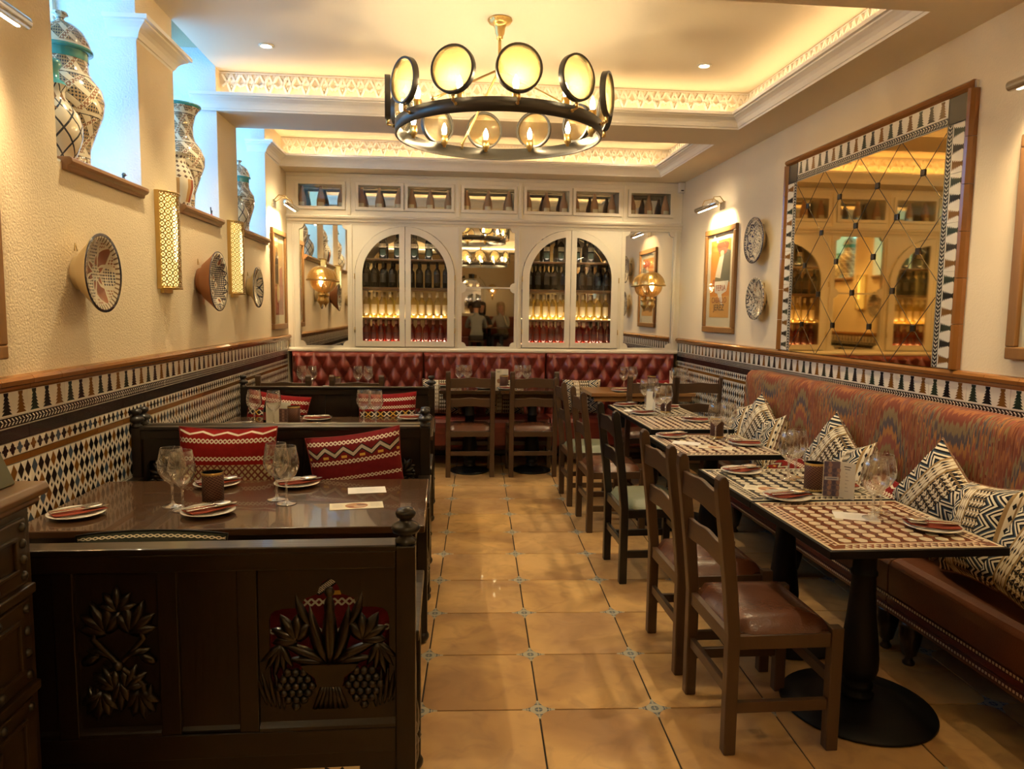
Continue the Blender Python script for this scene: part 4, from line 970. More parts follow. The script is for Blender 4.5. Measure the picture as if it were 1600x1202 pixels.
# ---------------------------------------------------------------- chairs
def make_chair(label, fm, fx_, seatm):
    t = thing('ladderback_chair', label, 'chair')            # faces +y, origin between the feet
    hw, d = .205, .40
    def post(s):
        P = [(-.022, 0), (.022, 0), (.022, .44), (.004, .62), (-.018, .80), (-.040, .955), (-.043, .985), (-.054, 1.002), (-.068, 1.004), (-.080, .990), (-.082, .955), (-.062, .80), (-.040, .62), (-.022, .44)]
        return MB().prism([(y-.178, z) for y, z in P], s*hw-.0225, s*hw+.0225, 'X')
    for s in (-1, 1): post(s).build('back_leg', fm, t, bev=.005)
    for s in (-1, 1): MB().box(s*hw-.0215, s*hw+.0215, d-.200-.022, d-.200+.022, 0, .455).build('front_leg', fm, t, bev=.004)
    def slat(z0, z1, yo, n=16):
        L = hw-.022; top = [(-L+2*L*k/n, z1-.022+.022*math.exp(-((k/n-.5)*4.2)**2)+.006*cos(2*pi*k/n)) for k in range(n+1)]; bot = [(-L+2*L*k/n, z0+.010*math.exp(-((k/n-.5)*3.6)**2)) for k in range(n+1)]
        return MB().prism(bot+top[::-1], yo-.009, yo+.009, 'Y')
    for z0, z1, yo in ((.845, .950, -.234), (.665, .760, -.205)): slat(z0, z1, yo).build('slat', fx_, t, bev=.003)
    for s in (-1, 1): MB().box(s*hw-.014, s*hw+.014, -.156, .178, .385, .435).build('seat_rail', fm, t, bev=.002); MB().box(s*hw-.011, s*hw+.011, -.156, .178, .150, .190).build('stretcher', fm, t, bev=.002)
    for y in (-.178, .200): MB().box(-hw+.022, hw-.022, y-.014, y+.014, .385, .435).build('seat_rail', fx_, t, bev=.002)
    MB().box(-hw+.022, hw-.022, .19, .21, .235, .275).build('stretcher', fx_, t, bev=.002); MB().box(-hw+.022, hw-.022, -.188, -.168, .205, .245).build('stretcher', fx_, t, bev=.002)
    m = MB(); n = 12; vs = []
    for j in range(n+1):
        for i in range(n+1):
            u, v = i/n*2-1, j/n*2-1; e = max(abs(u), abs(v)); zz = .436+.048*(1-e**6)**.5+.008*(1-u*u)*(1-v*v)
            x = u*(hw-.004+.012*(v > -.9)); y = .012+v*.180
            if abs(u) > .86 and v > .80: x *= .90
            if abs(u) > .86 and v < -.80: x *= .90
            vs.append((x, y, zz))
    fs = [(j*(n+1)+i, j*(n+1)+i+1, (j+1)*(n+1)+i+1, (j+1)*(n+1)+i) for j in range(n) for i in range(n)]
    m.add(vs, fs, 0, True); m.box(-hw+.006, hw-.006, -.160, .188, .430, .438); m.build('seat_cushion', seatm, t)
    return t
ch_b = make_chair('x', M_chair, M_chairx, M_seat)
ch_k = make_chair('x', M_blackwood, M_blackwood, M_green); ch_g = make_chair('x', M_chair, M_chairx, M_green)
RX = 1.185
again(ch_b, (RX, 2.56, 0), -pi/2, 'brown ladderback chair with worn russet seat, nearest the camera', 'ladderback chairs along the right row')
again(ch_b, (RX+.005, 3.13, 0), -pi/2, 'brown ladderback chair, second from the camera in the right row', 'ladderback chairs along the right row')
again(ch_k, (RX+.02, 4.18, 0), -pi/2, 'black ladderback chair with pale green seat in the right row', 'ladderback chairs along the right row')
again(ch_b, (RX+.02, 5.15, 0), -pi/2, 'brown ladderback chair with russet seat just beyond the black chair', 'ladderback chairs along the right row')
again(ch_g, (RX, 5.85, 0), -pi/2, 'brown ladderback chair with pale green seat at the end of the right row', 'ladderback chairs along the right row')
again(ch_b, (.245, 6.88, 0), 0, 'brown chair at the left of the two facing the tufted bench in mid room', 'chairs facing the tufted bench')
again(ch_b, (.835, 6.87, 0), 0, 'brown chair at the right of the two facing the tufted bench in mid room', 'chairs facing the tufted bench')
again(ch_b, (1.84, 6.48, 0), 0, 'brown chair behind the mosaic tables, next to the honey oak table', 'chairs facing the tufted bench')
again(ch_b, (2.262, 6.48, 0), 0, 'brown chair against the tiled right wall in the far corner', 'chairs facing the tufted bench')
again(ch_b, (-1.335, 6.42, 0), 0, 'brown chair against the tiled left wall behind the last settle', 'chairs facing the tufted bench')
again(ch_b, (-.73, 6.42, 0), 0, 'brown chair behind the middle of the last settle', 'chairs facing the tufted bench')
# ---------------------------------------------------------------- tables
def pedestal(t, base_r=.29, top=.72, px=0, py=0):
    MB().lathe([(.001, 0), (base_r-.01, 0), (base_r, .006), (base_r-.004, .014), (base_r*.6, .022), (.075, .034), (.045, .040)], (px, py, 0), 48).build('base', M_black, t)
    MB().lathe([(.044, .036), (.060, .050), (.062, .064), (.048, .074), (.056, .088), (.056, .104), (.046, .114), (.064, .135), (.072, .165), (.073, .21), (.066, .28), (.056, .36), (.048, .46), (.044, .54), (.050, .546), (.050, .558), (.044, .564), (.044, top-.008), (.10, top-.006), (.10, top)], (px, py, 0), 28).build('column', M_black, t)
def mosaic_table(label, x0, x1, y0, y1, dark, detail):
    cx, cy = (x0+x1)/2, (y0+y1)/2; t = thing('mosaic_table', label, 'table', (cx, cy, 0), 0, 'mosaic topped tables along the right bench'); w_, d = (x1-x0)/2, (y1-y0)/2; z = .75
    pedestal(t); top = MB().box(-w_, w_, -d, d, .72, z-.0015).build('tabletop', M_black, t, bev=.002)
    G = glaze('mosaic ground', dark, .2); 
    MB().box(-w_+.012, w_-.012, -d+.012, d-.012, z-.003, z-.0005).build('mosaic_ground', G, t)
    bd = MB(); 
    for a in (.012, .066):      # two plain cream lines with a ribbon of triangles between them
        q = .012 if a < .02 else .010; X, Y = w_-a, d-a
        bd.box(-X, X, -Y, -Y+q, z-.001, z); bd.box(-X, X, Y-q, Y, z-.001, z); bd.box(-X, -X+q, -Y+q, Y-q, z-.001, z); bd.box(X-q, X, -Y+q, Y-q, z-.001, z)
    p = .0262
    def ribbon(L, fn):
        n = int(2*L/p)
        for k in range(n):
            a = -L+(k+.5)*2*L/n; h = L/n*.92
            for pts in (((a-h, 0), (a+h, 0), (a, .018)), ((a, .021), (a+h*2, .021), (a+h, .038))): bd.add([fn(u, v)+(z,) for u, v in pts], [(0, 1, 2)])
    iX, iY = w_-.066, d-.066; r0 = .002
    ribbon(iX, lambda u, v: (u, -d+.0265+v)); ribbon(iX, lambda u, v: (-u, d-.0265-v)); ribbon(iY, lambda u, v: (-w_+.0265+v, -u)); ribbon(iY, lambda u, v: (w_-.0265-v, u))
    bd.build('mosaic_border', G_cream, t, kind='stuff')
    fx_, fy = w_-.084, d-.084; nx, ny = 8, 9; px, py = 2*fx_/nx, 2*fy/ny
    a, b = px*.37, py*.40; hx = [(-a, 0), (-a*.55, -b), (a*.55, -b), (a, 0), (a*.55, b), (-a*.55, b)]
    if detail:
        h0 = None
        for i in range(nx):
            for j in range(ny):
                L = (-fx_+(i+.5)*px, -fy+(j+.5)*py, z-.0005)
                if h0 is None: h0 = MB().prism(hx, 0, .0010, 'Z').build('mosaic_piece', G_cream, t); h0.location = L
                else: inst(h0, L)
    else:
        m = MB()
        for i in range(nx):
            for j in range(ny): m.prism([(u-fx_+(i+.5)*px, v-fy+(j+.5)*py) for u, v in hx], z-.0005, z+.0005, 'Z')
        m.build('mosaic_field', G_cream, t, kind='stuff')
    # red or black crosspieces between the cream hexagons
    m = MB()
    for i in range(nx+1):
        for j in range(ny):
            u = -fx_+i*px; v = -fy+(j+.5)*py; s_ = py*.24
            if abs(u) < fx_+.001: m.prism([(u-s_*.7, v-s_), (u+s_*.7, v-s_), (u+s_*.7, v+s_), (u-s_*.7, v+s_)], z-.0005, z+.0003, 'Z')
    m.build('mosaic_cross', glaze('mosaic cross glaze', tuple(c*.6 for c in dark), .15), t, kind='stuff')
    return t
G_cream = glaze('cream mosaic glaze', (.82, .72, .52), .28)
RED = (.26, .075, .03); BLK = (.035, .032, .032)
mosaic_table('nearest mosaic table with russet red and cream pattern', 1.315, 1.975, 2.295, 2.945, RED, True)
mosaic_table('black and cream mosaic table pushed against the nearest red one', 1.315, 1.975, 2.952, 3.60, BLK, True)
mosaic_table('single mosaic table standing alone in the middle of the right row', 1.335, 1.965, 3.95, 4.64, (.17, .045, .03), False)
mosaic_table('mosaic table, nearer of the joined pair at the far end of the right row', 1.43, 2.03, 4.86, 5.54, (.17, .045, .03), False)
mosaic_table('mosaic table, farther of the joined pair at the far end of the right row', 1.43, 2.03, 5.547, 6.21, (.09, .05, .03), False)
def wood_table(label, x0, x1, y0, y1, z, mat, cols):
    cx, cy = (x0+x1)/2, (y0+y1)/2; t = thing('wooden_table', label, 'table', (cx, cy, 0), 0, 'wooden tables before the tufted bench'); w_, d = (x1-x0)/2, (y1-y0)/2
    MB().box(-w_, w_, -d, d, z-.035, z).build('tabletop', mat, t, bev=.004); MB().box(-w_+.03, w_-.03, -d+.03, -d+.05, z-.085, z-.035).box(-w_+.03, w_-.03, d-.05, d-.03, z-.085, z-.035).build('apron', mat, t, bev=.002)
    for c in cols: pedestal(t, .19, z-.034, c-cx, 6.97-cy)
wood_table('honey oak table in the far right corner before the tufted bench', 1.40, 2.42, 6.76, 7.32, .79, M_honey, (1.75,)) 
wood_table('brown table in mid room before the tufted bench, left of the pair', -.04, .530, 6.86, 7.40, .80, M_booth, (.25,))
wood_table('brown table in mid room before the tufted bench, right of the pair', .536, 1.12, 6.86, 7.40, .80, M_booth, (.86,))
wood_table('brown table in the far left corner before the tufted bench', -1.50, -.40, 6.80, 7.36, .78, M_booth, (-1.2, -.7))
# ---------------------------------------------------------------- tufted red bench along the back wall
def tufted(x0, x1, z0, z1, y):
    w_, h = x1-x0, z1-z0; cols = max(3, round(w_/.147)); cw = w_/cols; rows = 5; rh = h/rows; nx, nz = cols*12, rows*14; m = MB(); vs = []; bt = []
    pts = []
    for r in range(rows+1):
        for c in range(cols+1):
            px, pz = x0+(c+.5*(r % 2))*cw, z0+.0+r*rh*.98
            if px < x1+.001: pts.append((px, pz))
    for j in range(nz+1):
        for i in range(nx+1):
            x, z = x0+w_*i/nx, z0+h*j/nz
            a = (x-x0)/cw; b = (z-z0)/(rh*.98)
            s1 = abs(((a+b/2+.0) % 1)-.5)*2; s2 = abs(((a-b/2+.0) % 1)-.5)*2    # diamond creases between buttons
            c1 = 1-s1; c2 = 1-s2; puff = 1-(1-min(c1, 1))**2 if False else (max(c1, 0)*max(c2, 0))**.5
            e = min(1, min(x-x0, x1-x)/.03, (z1-z)/.035); e = max(e, 0)**.5
            vs.append((x, y-.095*e*(.28+.72*puff), z))
    m.add(vs, [(j*(nx+1)+i, j*(nx+1)+i+1, (j+1)*(nx+1)+i+1, (j+1)*(nx+1)+i) for j in range(nz) for i in range(nx)], 0, True)
    for px, pz in pts:
        if x0+.02 < px < x1-.02 and z0+.02 < pz < z1-.02: bt.append((px, pz))
    return m, bt
TB = thing('tufted_bench', 'long buttoned oxblood leather bench against the back wall', 'bench', (.45, 7.3, 0))
segs = [(-1.53, -.215), (-.205, 1.055), (1.065, 2.43)]
b0 = None
for a, b in segs:
    m, bt = tufted(a, b, .47, 1.118, 7.515); bk = m.build('buttoned_back', M_oxblood, TB, world=True, fixn=False)
    MB().box(a, b, 7.505, 7.535, .10, 1.122).build('back_board', M_oxblood, TB, world=True, bev=.006)
    for px, pz in bt:
        if b0 is None: b0 = MB().lathe([(.0001, -.006), (.006, -.005), (.009, 0)], axis='Y', n=8, cap=False).build('button', M_oxblood, bk); b0.location = (px-.45, 7.515-.032-7.3, pz)
        else: inst(b0, (px-.45, 7.515-.032-7.3, pz), parent=bk)
    n = 24; P = [(7.50, .20), (7.155, .20), (7.125, .22), (7.122, .34), (7.118, .36), (7.110, .40), (7.110, .45), (7.128, .485), (7.165, .497), (7.50, .49)]
    MB().prism(P, a, b, 'X').build('seat', M_oxblood, TB, world=True, bev=.006)
for k, x in enumerate((-1.4, -.21, 1.06, 1.19, 2.3)): MB().lathe([(.02, .0), (.024, .01), (.018, .03), (.032, .12), (.036, .16), (.03, .2)], (x-.45, -.11, 0), 14).build('foot', M_blackwood, TB)
# ---------------------------------------------------------------- flame stitched bench on the right
FB = thing('upholstered_bench', 'long russet leather bench with flame stitched back along the right wall', 'bench', (2.24, 3.3, 0))
def uvprism(P, a, b, uvf, name, mat, parent, smooth=True):
    m = MB(); n = len(P); L = [0]
    for i in range(1, n): L.append(L[-1]+math.dist(P[i], P[i-1]))
    N = max(2, int((b-a)/.1)); vs = []; us = []
    for k in range(N+1):
        y = a+(b-a)*k/N; e = .012*max(0, 1-min(y-a, b-y)/.02)
        for i, (x, z) in enumerate(P): vs.append((x+(e if x < XR-.1 else 0), y, z-(e*.5 if z > 1 else 0))); us.append((L[i], y))
    fs = [(k*n+i, (k+1)*n+i, (k+1)*n+i+1, k*n+i+1) for k in range(N) for i in range(n-1)]
    m.add(vs, fs, 0, smooth, us); m.add([vs[i] for i in range(n)], [tuple(range(n))], 0, False, [us[i] for i in range(n)]); m.add([vs[N*n+i] for i in range(n)], [tuple(range(n))[::-1]], 0, False, [us[N*n+i] for i in range(n)])
    return m.build(name, mat, parent, world=True)
BP = [(2.33, .44), (2.322, .60), (2.322, .80), (2.327, .95), (2.330, 1.04), (2.334, 1.075), (2.346, 1.105), (2.366, 1.122), (2.39, 1.128), (2.45, 1.128), (2.468, 1.12)]
SY = [1.15, 1.85, 2.75, 3.67, 4.60, 5.44]
for a, b in zip(SY, SY[1:]): uvprism(BP, a+.001, b-.001, None, 'back_cushion', M_flame, FB)
SP = [(2.40, .205), (2.03, .205), (2.012, .215), (2.008, .232), (2.014, .248), (2.004, .262), (2.004, .285), (2.010, .298), (2.002, .31), (1.998, .40), (2.000, .435), (2.015, .458), (2.045, .468), (2.32, .462), (2.40, .46)]
for a, b in ((1.15, 3.0), (3.006, 5.44)):
    MB().prism([p for p in SP if p[1] >= .298]+[(2.40, .30)][:0], a, b, 'Y').build('seat', M_bench, FB, world=True, bev=.004)
    MB().prism([(2.40, .205), (2.03, .205), (2.010, .216), (2.004, .232), (2.010, .250), (1.998, .264), (1.998, .286), (2.012, .2975), (2.40, .2975)], a, b, 'Y').build('apron', M_apron, FB, world=True)
nl = MB(); k = 0
y = 1.9
while y < 5.42:
    for x, z in ((2.0035, .2385), (2.001, .295)): nl.add([(x, y-.0055, z-.0055), (x, y+.0055, z-.0055), (x, y+.0055, z+.0055), (x, y-.0055, z+.0055), (x-.0045, y, z)], [(0, 1, 4), (1, 2, 4), (2, 3, 4), (3, 0, 4)], 0, True)
    y += .0165
nl.build('nail_row', M_nail, FB, world=True, kind='stuff')
ft = None
for x, y in ((2.075, 1.9), (2.075, 2.93), (2.075, 3.10), (2.075, 4.02), (2.075, 4.9), (2.075, 5.36), (2.40, 5.36), (2.40, 3.0)):
    if ft is None: ft = MB().lathe([(.020, 0), (.026, .006), (.026, .014), (.016, .026), (.018, .040), (.030, .050), (.044, .110), (.050, .150), (.046, .165), (.050, .180), (.046, .205)], n=16).build('foot', M_walnut, FB); ft.location = (x-2.24, y-3.3, 0)
    else: inst(ft, (x-2.24, y-3.3, 0))
# ---------------------------------------------------------------- carved settles of the booths
def leaf(m, cx, cz, ang, L, Wd, y=.0, th=.010, bend=0, n=6):
    a = radians(ang); vs = []; px, pz = cx, cz
    for k in range(n+1):
        t = k/n; w_ = Wd*(sin(pi*min(1, t*.9+.1))**.8)*(1-t*.15)+.0008; aa = a+radians(bend)*t
        if k: px += L/n*cos(aa); pz += L/n*sin(aa)
        nx, nz = -sin(aa), cos(aa); h = th*(sin(pi*(t*.85+.1)))
        vs += [(px+nx*w_, y, pz+nz*w_), (px, y-h-.001, pz), (px-nx*w_, y, pz-nz*w_), (px, y+h+.001, pz)]
    fs = []
    for k in range(n):
        for i in range(4): fs.append((k*4+i, k*4+(i+1) % 4, k*4+4+(i+1) % 4, k*4+4+i))
    fs += [(0, 1, 2, 3), (n*4, n*4+1, n*4+2, n*4+3)]
    m.add(vs, fs, 0, True); return m
def fan(m, cx, cz, ang, L, n=5, spread=70, y=0, Wd=None):
    for k in range(n): leaf(m, cx, cz, ang+(k/(n-1)-.5)*spread, L*(1-.25*abs(k/(n-1)-.5)*2), Wd or L*.23, y, .012, (k/(n-1)-.5)*25)
def carve_basket(u0, u1, z0, z1, y):
    m = MB(); cx = (u0+u1)/2; w_ = (u1-u0)/2; h = z1-z0; bz = z0+h*.40
    m.prism([(cx-w_*.46, bz), (cx+w_*.46, bz), (cx+w_*.40, bz-.014), (cx+w_*.24, bz-.035), (cx+w_*.20, bz-.06), (cx-w_*.20, bz-.06), (cx-w_*.24, bz-.035), (cx-w_*.40, bz-.014)], y-.012, y+.012, 'Y')
    for k in range(7): x = cx+(k-3)*w_*.085; m.tube([(x*.4+cx*.6, y, bz-.055), (x, y, z0+.03)], .0075, 6)
    for s in (-1, 1):
        leaf(m, cx, bz, 90+s*6, h*.46, w_*.10, y, .014, -s*10); leaf(m, cx+s*w_*.05, bz, 90-s*28, h*.42, w_*.11, y, .013, s*22)
        leaf(m, cx+s*w_*.08, bz, 90-s*52, h*.33, w_*.10, y, .012, -s*20); leaf(m, cx+s*w_*.12, bz, 90-s*74, h*.24, w_*.085, y, .012, -s*14)
        fan(m, cx+s*w_*.52, z0+h*.56, 90-s*30, h*.22, 5, 110, y); fan(m, cx+s*w_*.78, z0+h*.54, 270+s*12, h*.24, 5, 60, y, w_*.07)
        leaf(m, cx+s*w_*.30, z0+h*.66, 90-s*38, h*.26, w_*.08, y, .012, s*28)
        for r in range(6):
            for q in range(5-abs(r-2) if r < 5 else 1): m.ball((cx+s*w_*.55+(q-(4-abs(r-2) if r < 5 else 0)/2)*.0205, y-.003, bz-.022-r*.0185), .0118, 8)
        for q in range(5): leaf(m, cx+s*(w_*.74+q*.011), z0+.03+q*.004, 92-s*q*4, h*.26, .008, y, .010)
    m.ball((cx, y, z0+h*.90), .014, 8); leaf(m, cx, z0+h*.72, 90, h*.17, w_*.09, y)
    return m
def carve_vine(u0, u1, z0, z1, y):
    m = MB(); cx = (u0+u1)/2; w_ = (u1-u0)/2; h = z1-z0
    for s in (-1, 1):
        m.tube([(cx+s*w_*.55, y, z0+h*.12), (cx+s*w_*.5, y, z0+h*.32), (cx, y-.003*s, z0+h*.45), (cx-s*w_*.55, y, z0+h*.62), (cx-s*w_*.4, y, z0+h*.74)], .008, 6)
        fan(m, cx+s*w_*.25, z0+h*.66, 90-s*24, h*.22, 5, 100, y); fan(m, cx+s*w_*.1, z0+h*.30, 90-s*40, h*.18, 4, 70, y); fan(m, cx+s*w_*.40, z0+h*.28, 270+s*10, h*.20, 5, 80, y)
        leaf(m, cx+s*w_*.35, z0+h*.52, 20 if s > 0 else 160, h*.10, w_*.12, y); leaf(m, cx+s*w_*.80, z0+h*.46, 90+s*60, h*.13, w_*.14, y); leaf(m, cx+s*w_*.15, z0+h*.50, 90-s*50, h*.14, w_*.10, y, .012, -s*30)
        leaf(m, cx+s*w_*.6, z0+h*.20, 90-s*10, h*.12, w_*.10, y)
    fan(m, cx, z0+h*.80, 90, h*.16, 5, 130, y); fan(m, cx, z0+h*.34, 270, h*.20, 3, 30, y); m.ball((cx, y-.006, z0+h*.45), .014, 8)
    return m
def lobed(u0, u1, z0, z1):
    cx = (u0+u1)/2; w_ = (u1-u0)/2; h = z1-z0; P = [(u0, z0), (u1, z0), (u1, z0+h*.62)]
    P += [(cx+w_*a, z0+h*b) for a, b in ((.97, .68), (.90, .715), (.78, .73), (.55, .735), (.46, .77), (.40, .82), (.20, .86), (.16, .92), (.10, .975), (0, 1.0))]
    P += [(2*cx-a, b) for a, b in P[::-1][1:-2]]+[]
    return P
def settle(label, y, flip):
    t = thing('carved_settle', label, 'settle', (-.82, y, 0), pi if flip else 0, 'carved settles of the booths'); B = M_walnut; Z_ = M_walnutz
    for s in (-1, 1):
        p = MB().box(s*.722-.026, s*.722+.026, -.004, .046, .05, .945).build('back_post', Z_, t, bev=.004)
        MB().lathe([(.001, 0), (.026, 0), (.028, .010), (.018, .018), (.016, .024), (.034, .032), (.038, .042), (.032, .052), (.016, .060), (.015, .066), (.024, .072), (.027, .082), (.022, .092), (.001, .097)], (s*.722, .021, .945), 16).build('finial', M_blackwood, t)
        f = MB().box(s*.722-.024, s*.722+.024, .478, .524, .05, .66).build('front_post', Z_, t, bev=.004)
        for yy in (.021, .50): MB().ball((s*.722, yy, .030), .030, 14, 0, (1.1, 1.1, 1)).build('ball_foot', M_blackwood, t)
        a = MB().prism([(.046, .665), (.40, .665), (.54, .650), (.555, .662), (.552, .680), (.40, .695), (.046, .695)], s*.722-.034, s*.722+.034, 'X').build('arm', B, t, bev=.004)
        MB().box(s*.722-.008, s*.722+.008, .046, .478, .43, .66).build('side_panel', Z_, t)
        q = MB().box(s*.722-.012, s*.722+.012, .046, .478, .14, .42).build('side_panel', Z_, t)
        c = MB(); carve_vine(-.14, .14, .16, .42, 0) if False else None
        fan(c, 0, .27, 90, .12, 5, 140); fan(c, 0, .27, 270, .10, 5, 140); c.ball((0, 0, .27), .02, 8); c.xf(Matrix.Translation((s*.736, .26, 0)) @ Matrix.Rotation(pi/2, 4, 'Z')); c.build('side_carving', B, t)
    MB().box(-.697, .697, -.006, .044, .888, .935).build('top_rail', B, t, bev=.004); MB().box(-.700, .700, -.014, .052, .935, .952).build('capping', B, t, bev=.004)
    MB().box(-.697, .697, 0, .038, .385, .452).build('middle_rail', B, t, bev=.003); MB().box(-.697, .697, 0, .038, .06, .11).build('bottom_rail', B, t, bev=.003)
    for u in (-.320, -.125, .125, .320): MB().box(u-.025, u+.025, .002, .036, .452, .888).build('stile', Z_, t, bev=.003)
    for u0, u1 in ((-.295, -.150), (.150, .295)): MB().box(u0, u1, .012, .026, .452, .888).build('plain_panel', Z_, t); MB().prism([(.008, .452), (.004, .462), (.012, .470)], u0, u1, 'X').build('panel_bead', B, t)
    c = MB().box(-.100, .100, .018, .028, .452, .888).build('carved_panel', Z_, t); carve_vine(-.112, .112, .458, .868, .012).build('vine_carving', B, c)
    MB().prism([(.002, .452), (.000, .462), (.016, .474), (.018, .452)], -.100, .100, 'X').build('panel_bead', B, t)
    for s in (-1, 1):
        u0, u1 = (.346, .697) if s > 0 else (-.697, -.346)
        hole = lobed(u0+.026, u1-.018, .565, .858)
        o = region([rect(u0, u1, .452, .888), hole], .012, .026, 'pierced_panel', Z_)
        o.parent = t; cv = carve_basket(u0+.02, u1-.012, .475, .860, .014).build('basket_carving', B, o)
        MB().prism([(.002, .452), (.000, .462), (.012, .474), (.014, .452)], u0, u1, 'X').build('panel_bead', B, t)
    lp = region([rect(-.697, .697, .11, .385), [(-.60, .15), (-.12, .15), (-.10, .24), (-.14, .34), (-.60, .34)], [(.12, .15), (.60, .15), (.60, .34), (.14, .34), (.10, .24)]], .012, .026, 'lower_panel', Z_); lp.parent = t
    m = MB()
    for s in (-1, 1):
        m.tube([(s*.12, .019, .18), (s*.25, .019, .30), (s*.40, .019, .20), (s*.60, .019, .30)], .008, 6); fan(m, s*.25, .27, 90-s*60, .12, 5, 120, .019); fan(m, s*.42, .22, 90-s*40, .13, 5, 120, .019); fan(m, s*.55, .26, 90+s*60, .10, 5, 110, .019)
    fan(m, 0, .24, 90, .12, 5, 120, .010); fan(m, 0, .24, 270, .10, 5, 120, .010); m.build('scroll_carving', B, lp)
    MB().box(-.700, .700, .046, .520, .415, .440).build('seat_board', B, t, bev=.004); MB().box(-.697, .697, .485, .515, .30, .415).build('seat_apron', B, t, bev=.003)
    MB().box(-.690, .690, .06, .505, .4405, .470).build('seat_pad', M_seat, t, bev=.010, seg=3)
    return t
settle('nearest carved dark settle, its pierced back towards the camera', 1.84, False)
settle('carved dark settle across the first booth table, holding two red cushions', 3.80, True)
settle('carved dark settle standing back to back behind the first booth, facing away', 3.845, False)
settle('farthest carved dark settle, before the two brown chairs on the left', 5.76, True)
def booth_table(label, y0, y1):
    t = thing('booth_table', label, 'table', (-.805, (y0+y1)/2, 0), 0, 'dark booth tables'); d = (y1-y0)/2
    MB().box(-.735, .735, -d, d, .722, .75).build('tabletop', M_booth, t, bev=.005, seg=3); MB().box(-.70, .70, -d+.02, -d+.045, .655, .722).box(-.70, .70, d-.045, d-.02, .655, .722).box(.675, .70, -d+.045, d-.045, .655, .722).build('apron', M_walnut, t, bev=.003)
    for s in (-1, 1):
        MB().prism([(-.28, 0), (-.28, .05), (-.16, .09), (-.13, .30), (-.17, .60), (-.26, .655), (.26, .655), (.17, .60), (.13, .30), (.16, .09), (.28, .05), (.28, 0)], s*.62-.02, s*.62+.02, 'X').build('leg', M_walnutz, t, bev=.004)
    MB().box(-.60, .60, -.03, .03, .16, .22).build('stretcher', M_walnut, t, bev=.004)
booth_table('nearest dark booth table with cards and four place settings', 2.665, 3.435)
booth_table('second dark booth table, seen over the back of the cushioned settle', 4.62, 5.49)
# ---------------------------------------------------------------- old studded chest at the left edge
CH = thing('studded_chest', 'old carved wooden chest of drawers with studs at the left edge', 'chest', (-1.27, 1.15, 0)); fx0 = .285
MB().box(-.285, fx0, -.64, .64, 0, 1.075).build('carcass', M_chest, CH, bev=.004)
MB().prism([(-.285, 1.075), (.290, 1.075), (.302, 1.085), (.300, 1.095), (.322, 1.104), (.326, 1.118), (.318, 1.132), (-.285, 1.132)], -.665, .66, 'Y').build('top', wood('chest top oak', (.12, .06, .02), (.24, .13, .05), .35, 'Y', 7, .2), CH, bev=.003)
stud = None
def drawer(ya, yb_, z0, z1, nm):
    global stud
    d = MB().box(fx0, fx0+.014, ya, yb_, z0, z1).build(nm, M_chest, CH, bev=.004)
    MB().box(fx0+.014, fx0+.022, ya+.045, yb_-.045, z0+.035, z0+.045).box(fx0+.014, fx0+.022, ya+.045, yb_-.045, z1-.045, z1-.035).box(fx0+.014, fx0+.022, ya+.045, ya+.055, z0+.045, z1-.045).box(fx0+.014, fx0+.022, yb_-.055, yb_-.045, z0+.045, z1-.045).build('panel_moulding', M_chest, d, bev=.002)
    yc, zc = (ya+yb_)/2, (z0+z1)/2
    m = MB(); 
    for k in range(8): a = 2*pi*k/8; m.ball((fx0+.018, yc+.026*cos(a), zc+.026*sin(a)), .011, 8, 0, (.6, 1, 1))
    m.ball((fx0+.022, yc, zc), .014, 10); m.tube([(fx0+.030, yc+.028*sin(2*pi*k/16), zc-.012-.028*cos(2*pi*k/16)) for k in range(16)], .0045, 6, closed=True); m.build('ring_pull', M_bronze, d)
    pts = [(y, z) for y in (ya+.018, yb_-.018) for z in [z0+.02+(z1-z0-.04)*k/3 for k in range(4)]]+[(y, z) for y in [ya+.018+(yb_-ya-.036)*k/5 for k in range(1, 5)] for z in (z0+.018, z1-.018)]
    for y, z in pts:
        if stud is None: stud = MB().ball((0, 0, 0), .0115, 10, 0, (.8, 1, 1)).build('stud', M_bronze, d); stud.location = (fx0+.014, y, z)
        else: inst(stud, (fx0+.014, y, z), parent=d)
for ya, yb_ in ((.02, .60), (-.60, -.02)):
    drawer(ya, yb_, .905, 1.06, 'drawer'); drawer(ya, yb_, .665, .865, 'drawer'); drawer(ya, yb_, .08, .625, 'door')
m = MB(); fan(m, 0, 0, 90, .10, 5, 150); fan(m, 0, 0, 270, .10, 5, 150); leaf(m, .06, -.16, 130, .22, .02); m.xf(Matrix.Translation((fx0+.018, .40, .50)) @ Matrix.Rotation(pi/2, 4, 'Z')); m.build('door_carving', M_chest, CH)
for z in (.885, .645): MB().box(fx0, fx0+.020, -.62, .62, z-.012, z+.012).build('drawer_bead', M_chest, CH, bev=.004)
t = thing('olive_box', 'small olive box with sloping end on top of the studded chest', 'box', (-1.165, 1.72, 1.133))
MB().prism([(-.16, 0), (.165, 0), (.118, .115), (.105, .122), (-.16, .122)], -.055, .055, 'Y').build('case', plain('olive plastic', (.11, .115, .06), .5), t, bev=.004); MB().box(-.14, .10, -.0565, -.055, .02, .10).build('front_panel', plain('dark olive plastic', (.07, .075, .04), .4), t)
t = thing('paper_slip', 'white paper slip lying on the studded chest before the olive box', 'paper', (-1.08, 1.66, 1.1325), .2); MB().box(-.06, .06, -.05, .05, 0, .0008).build('sheet', M_paper, t)
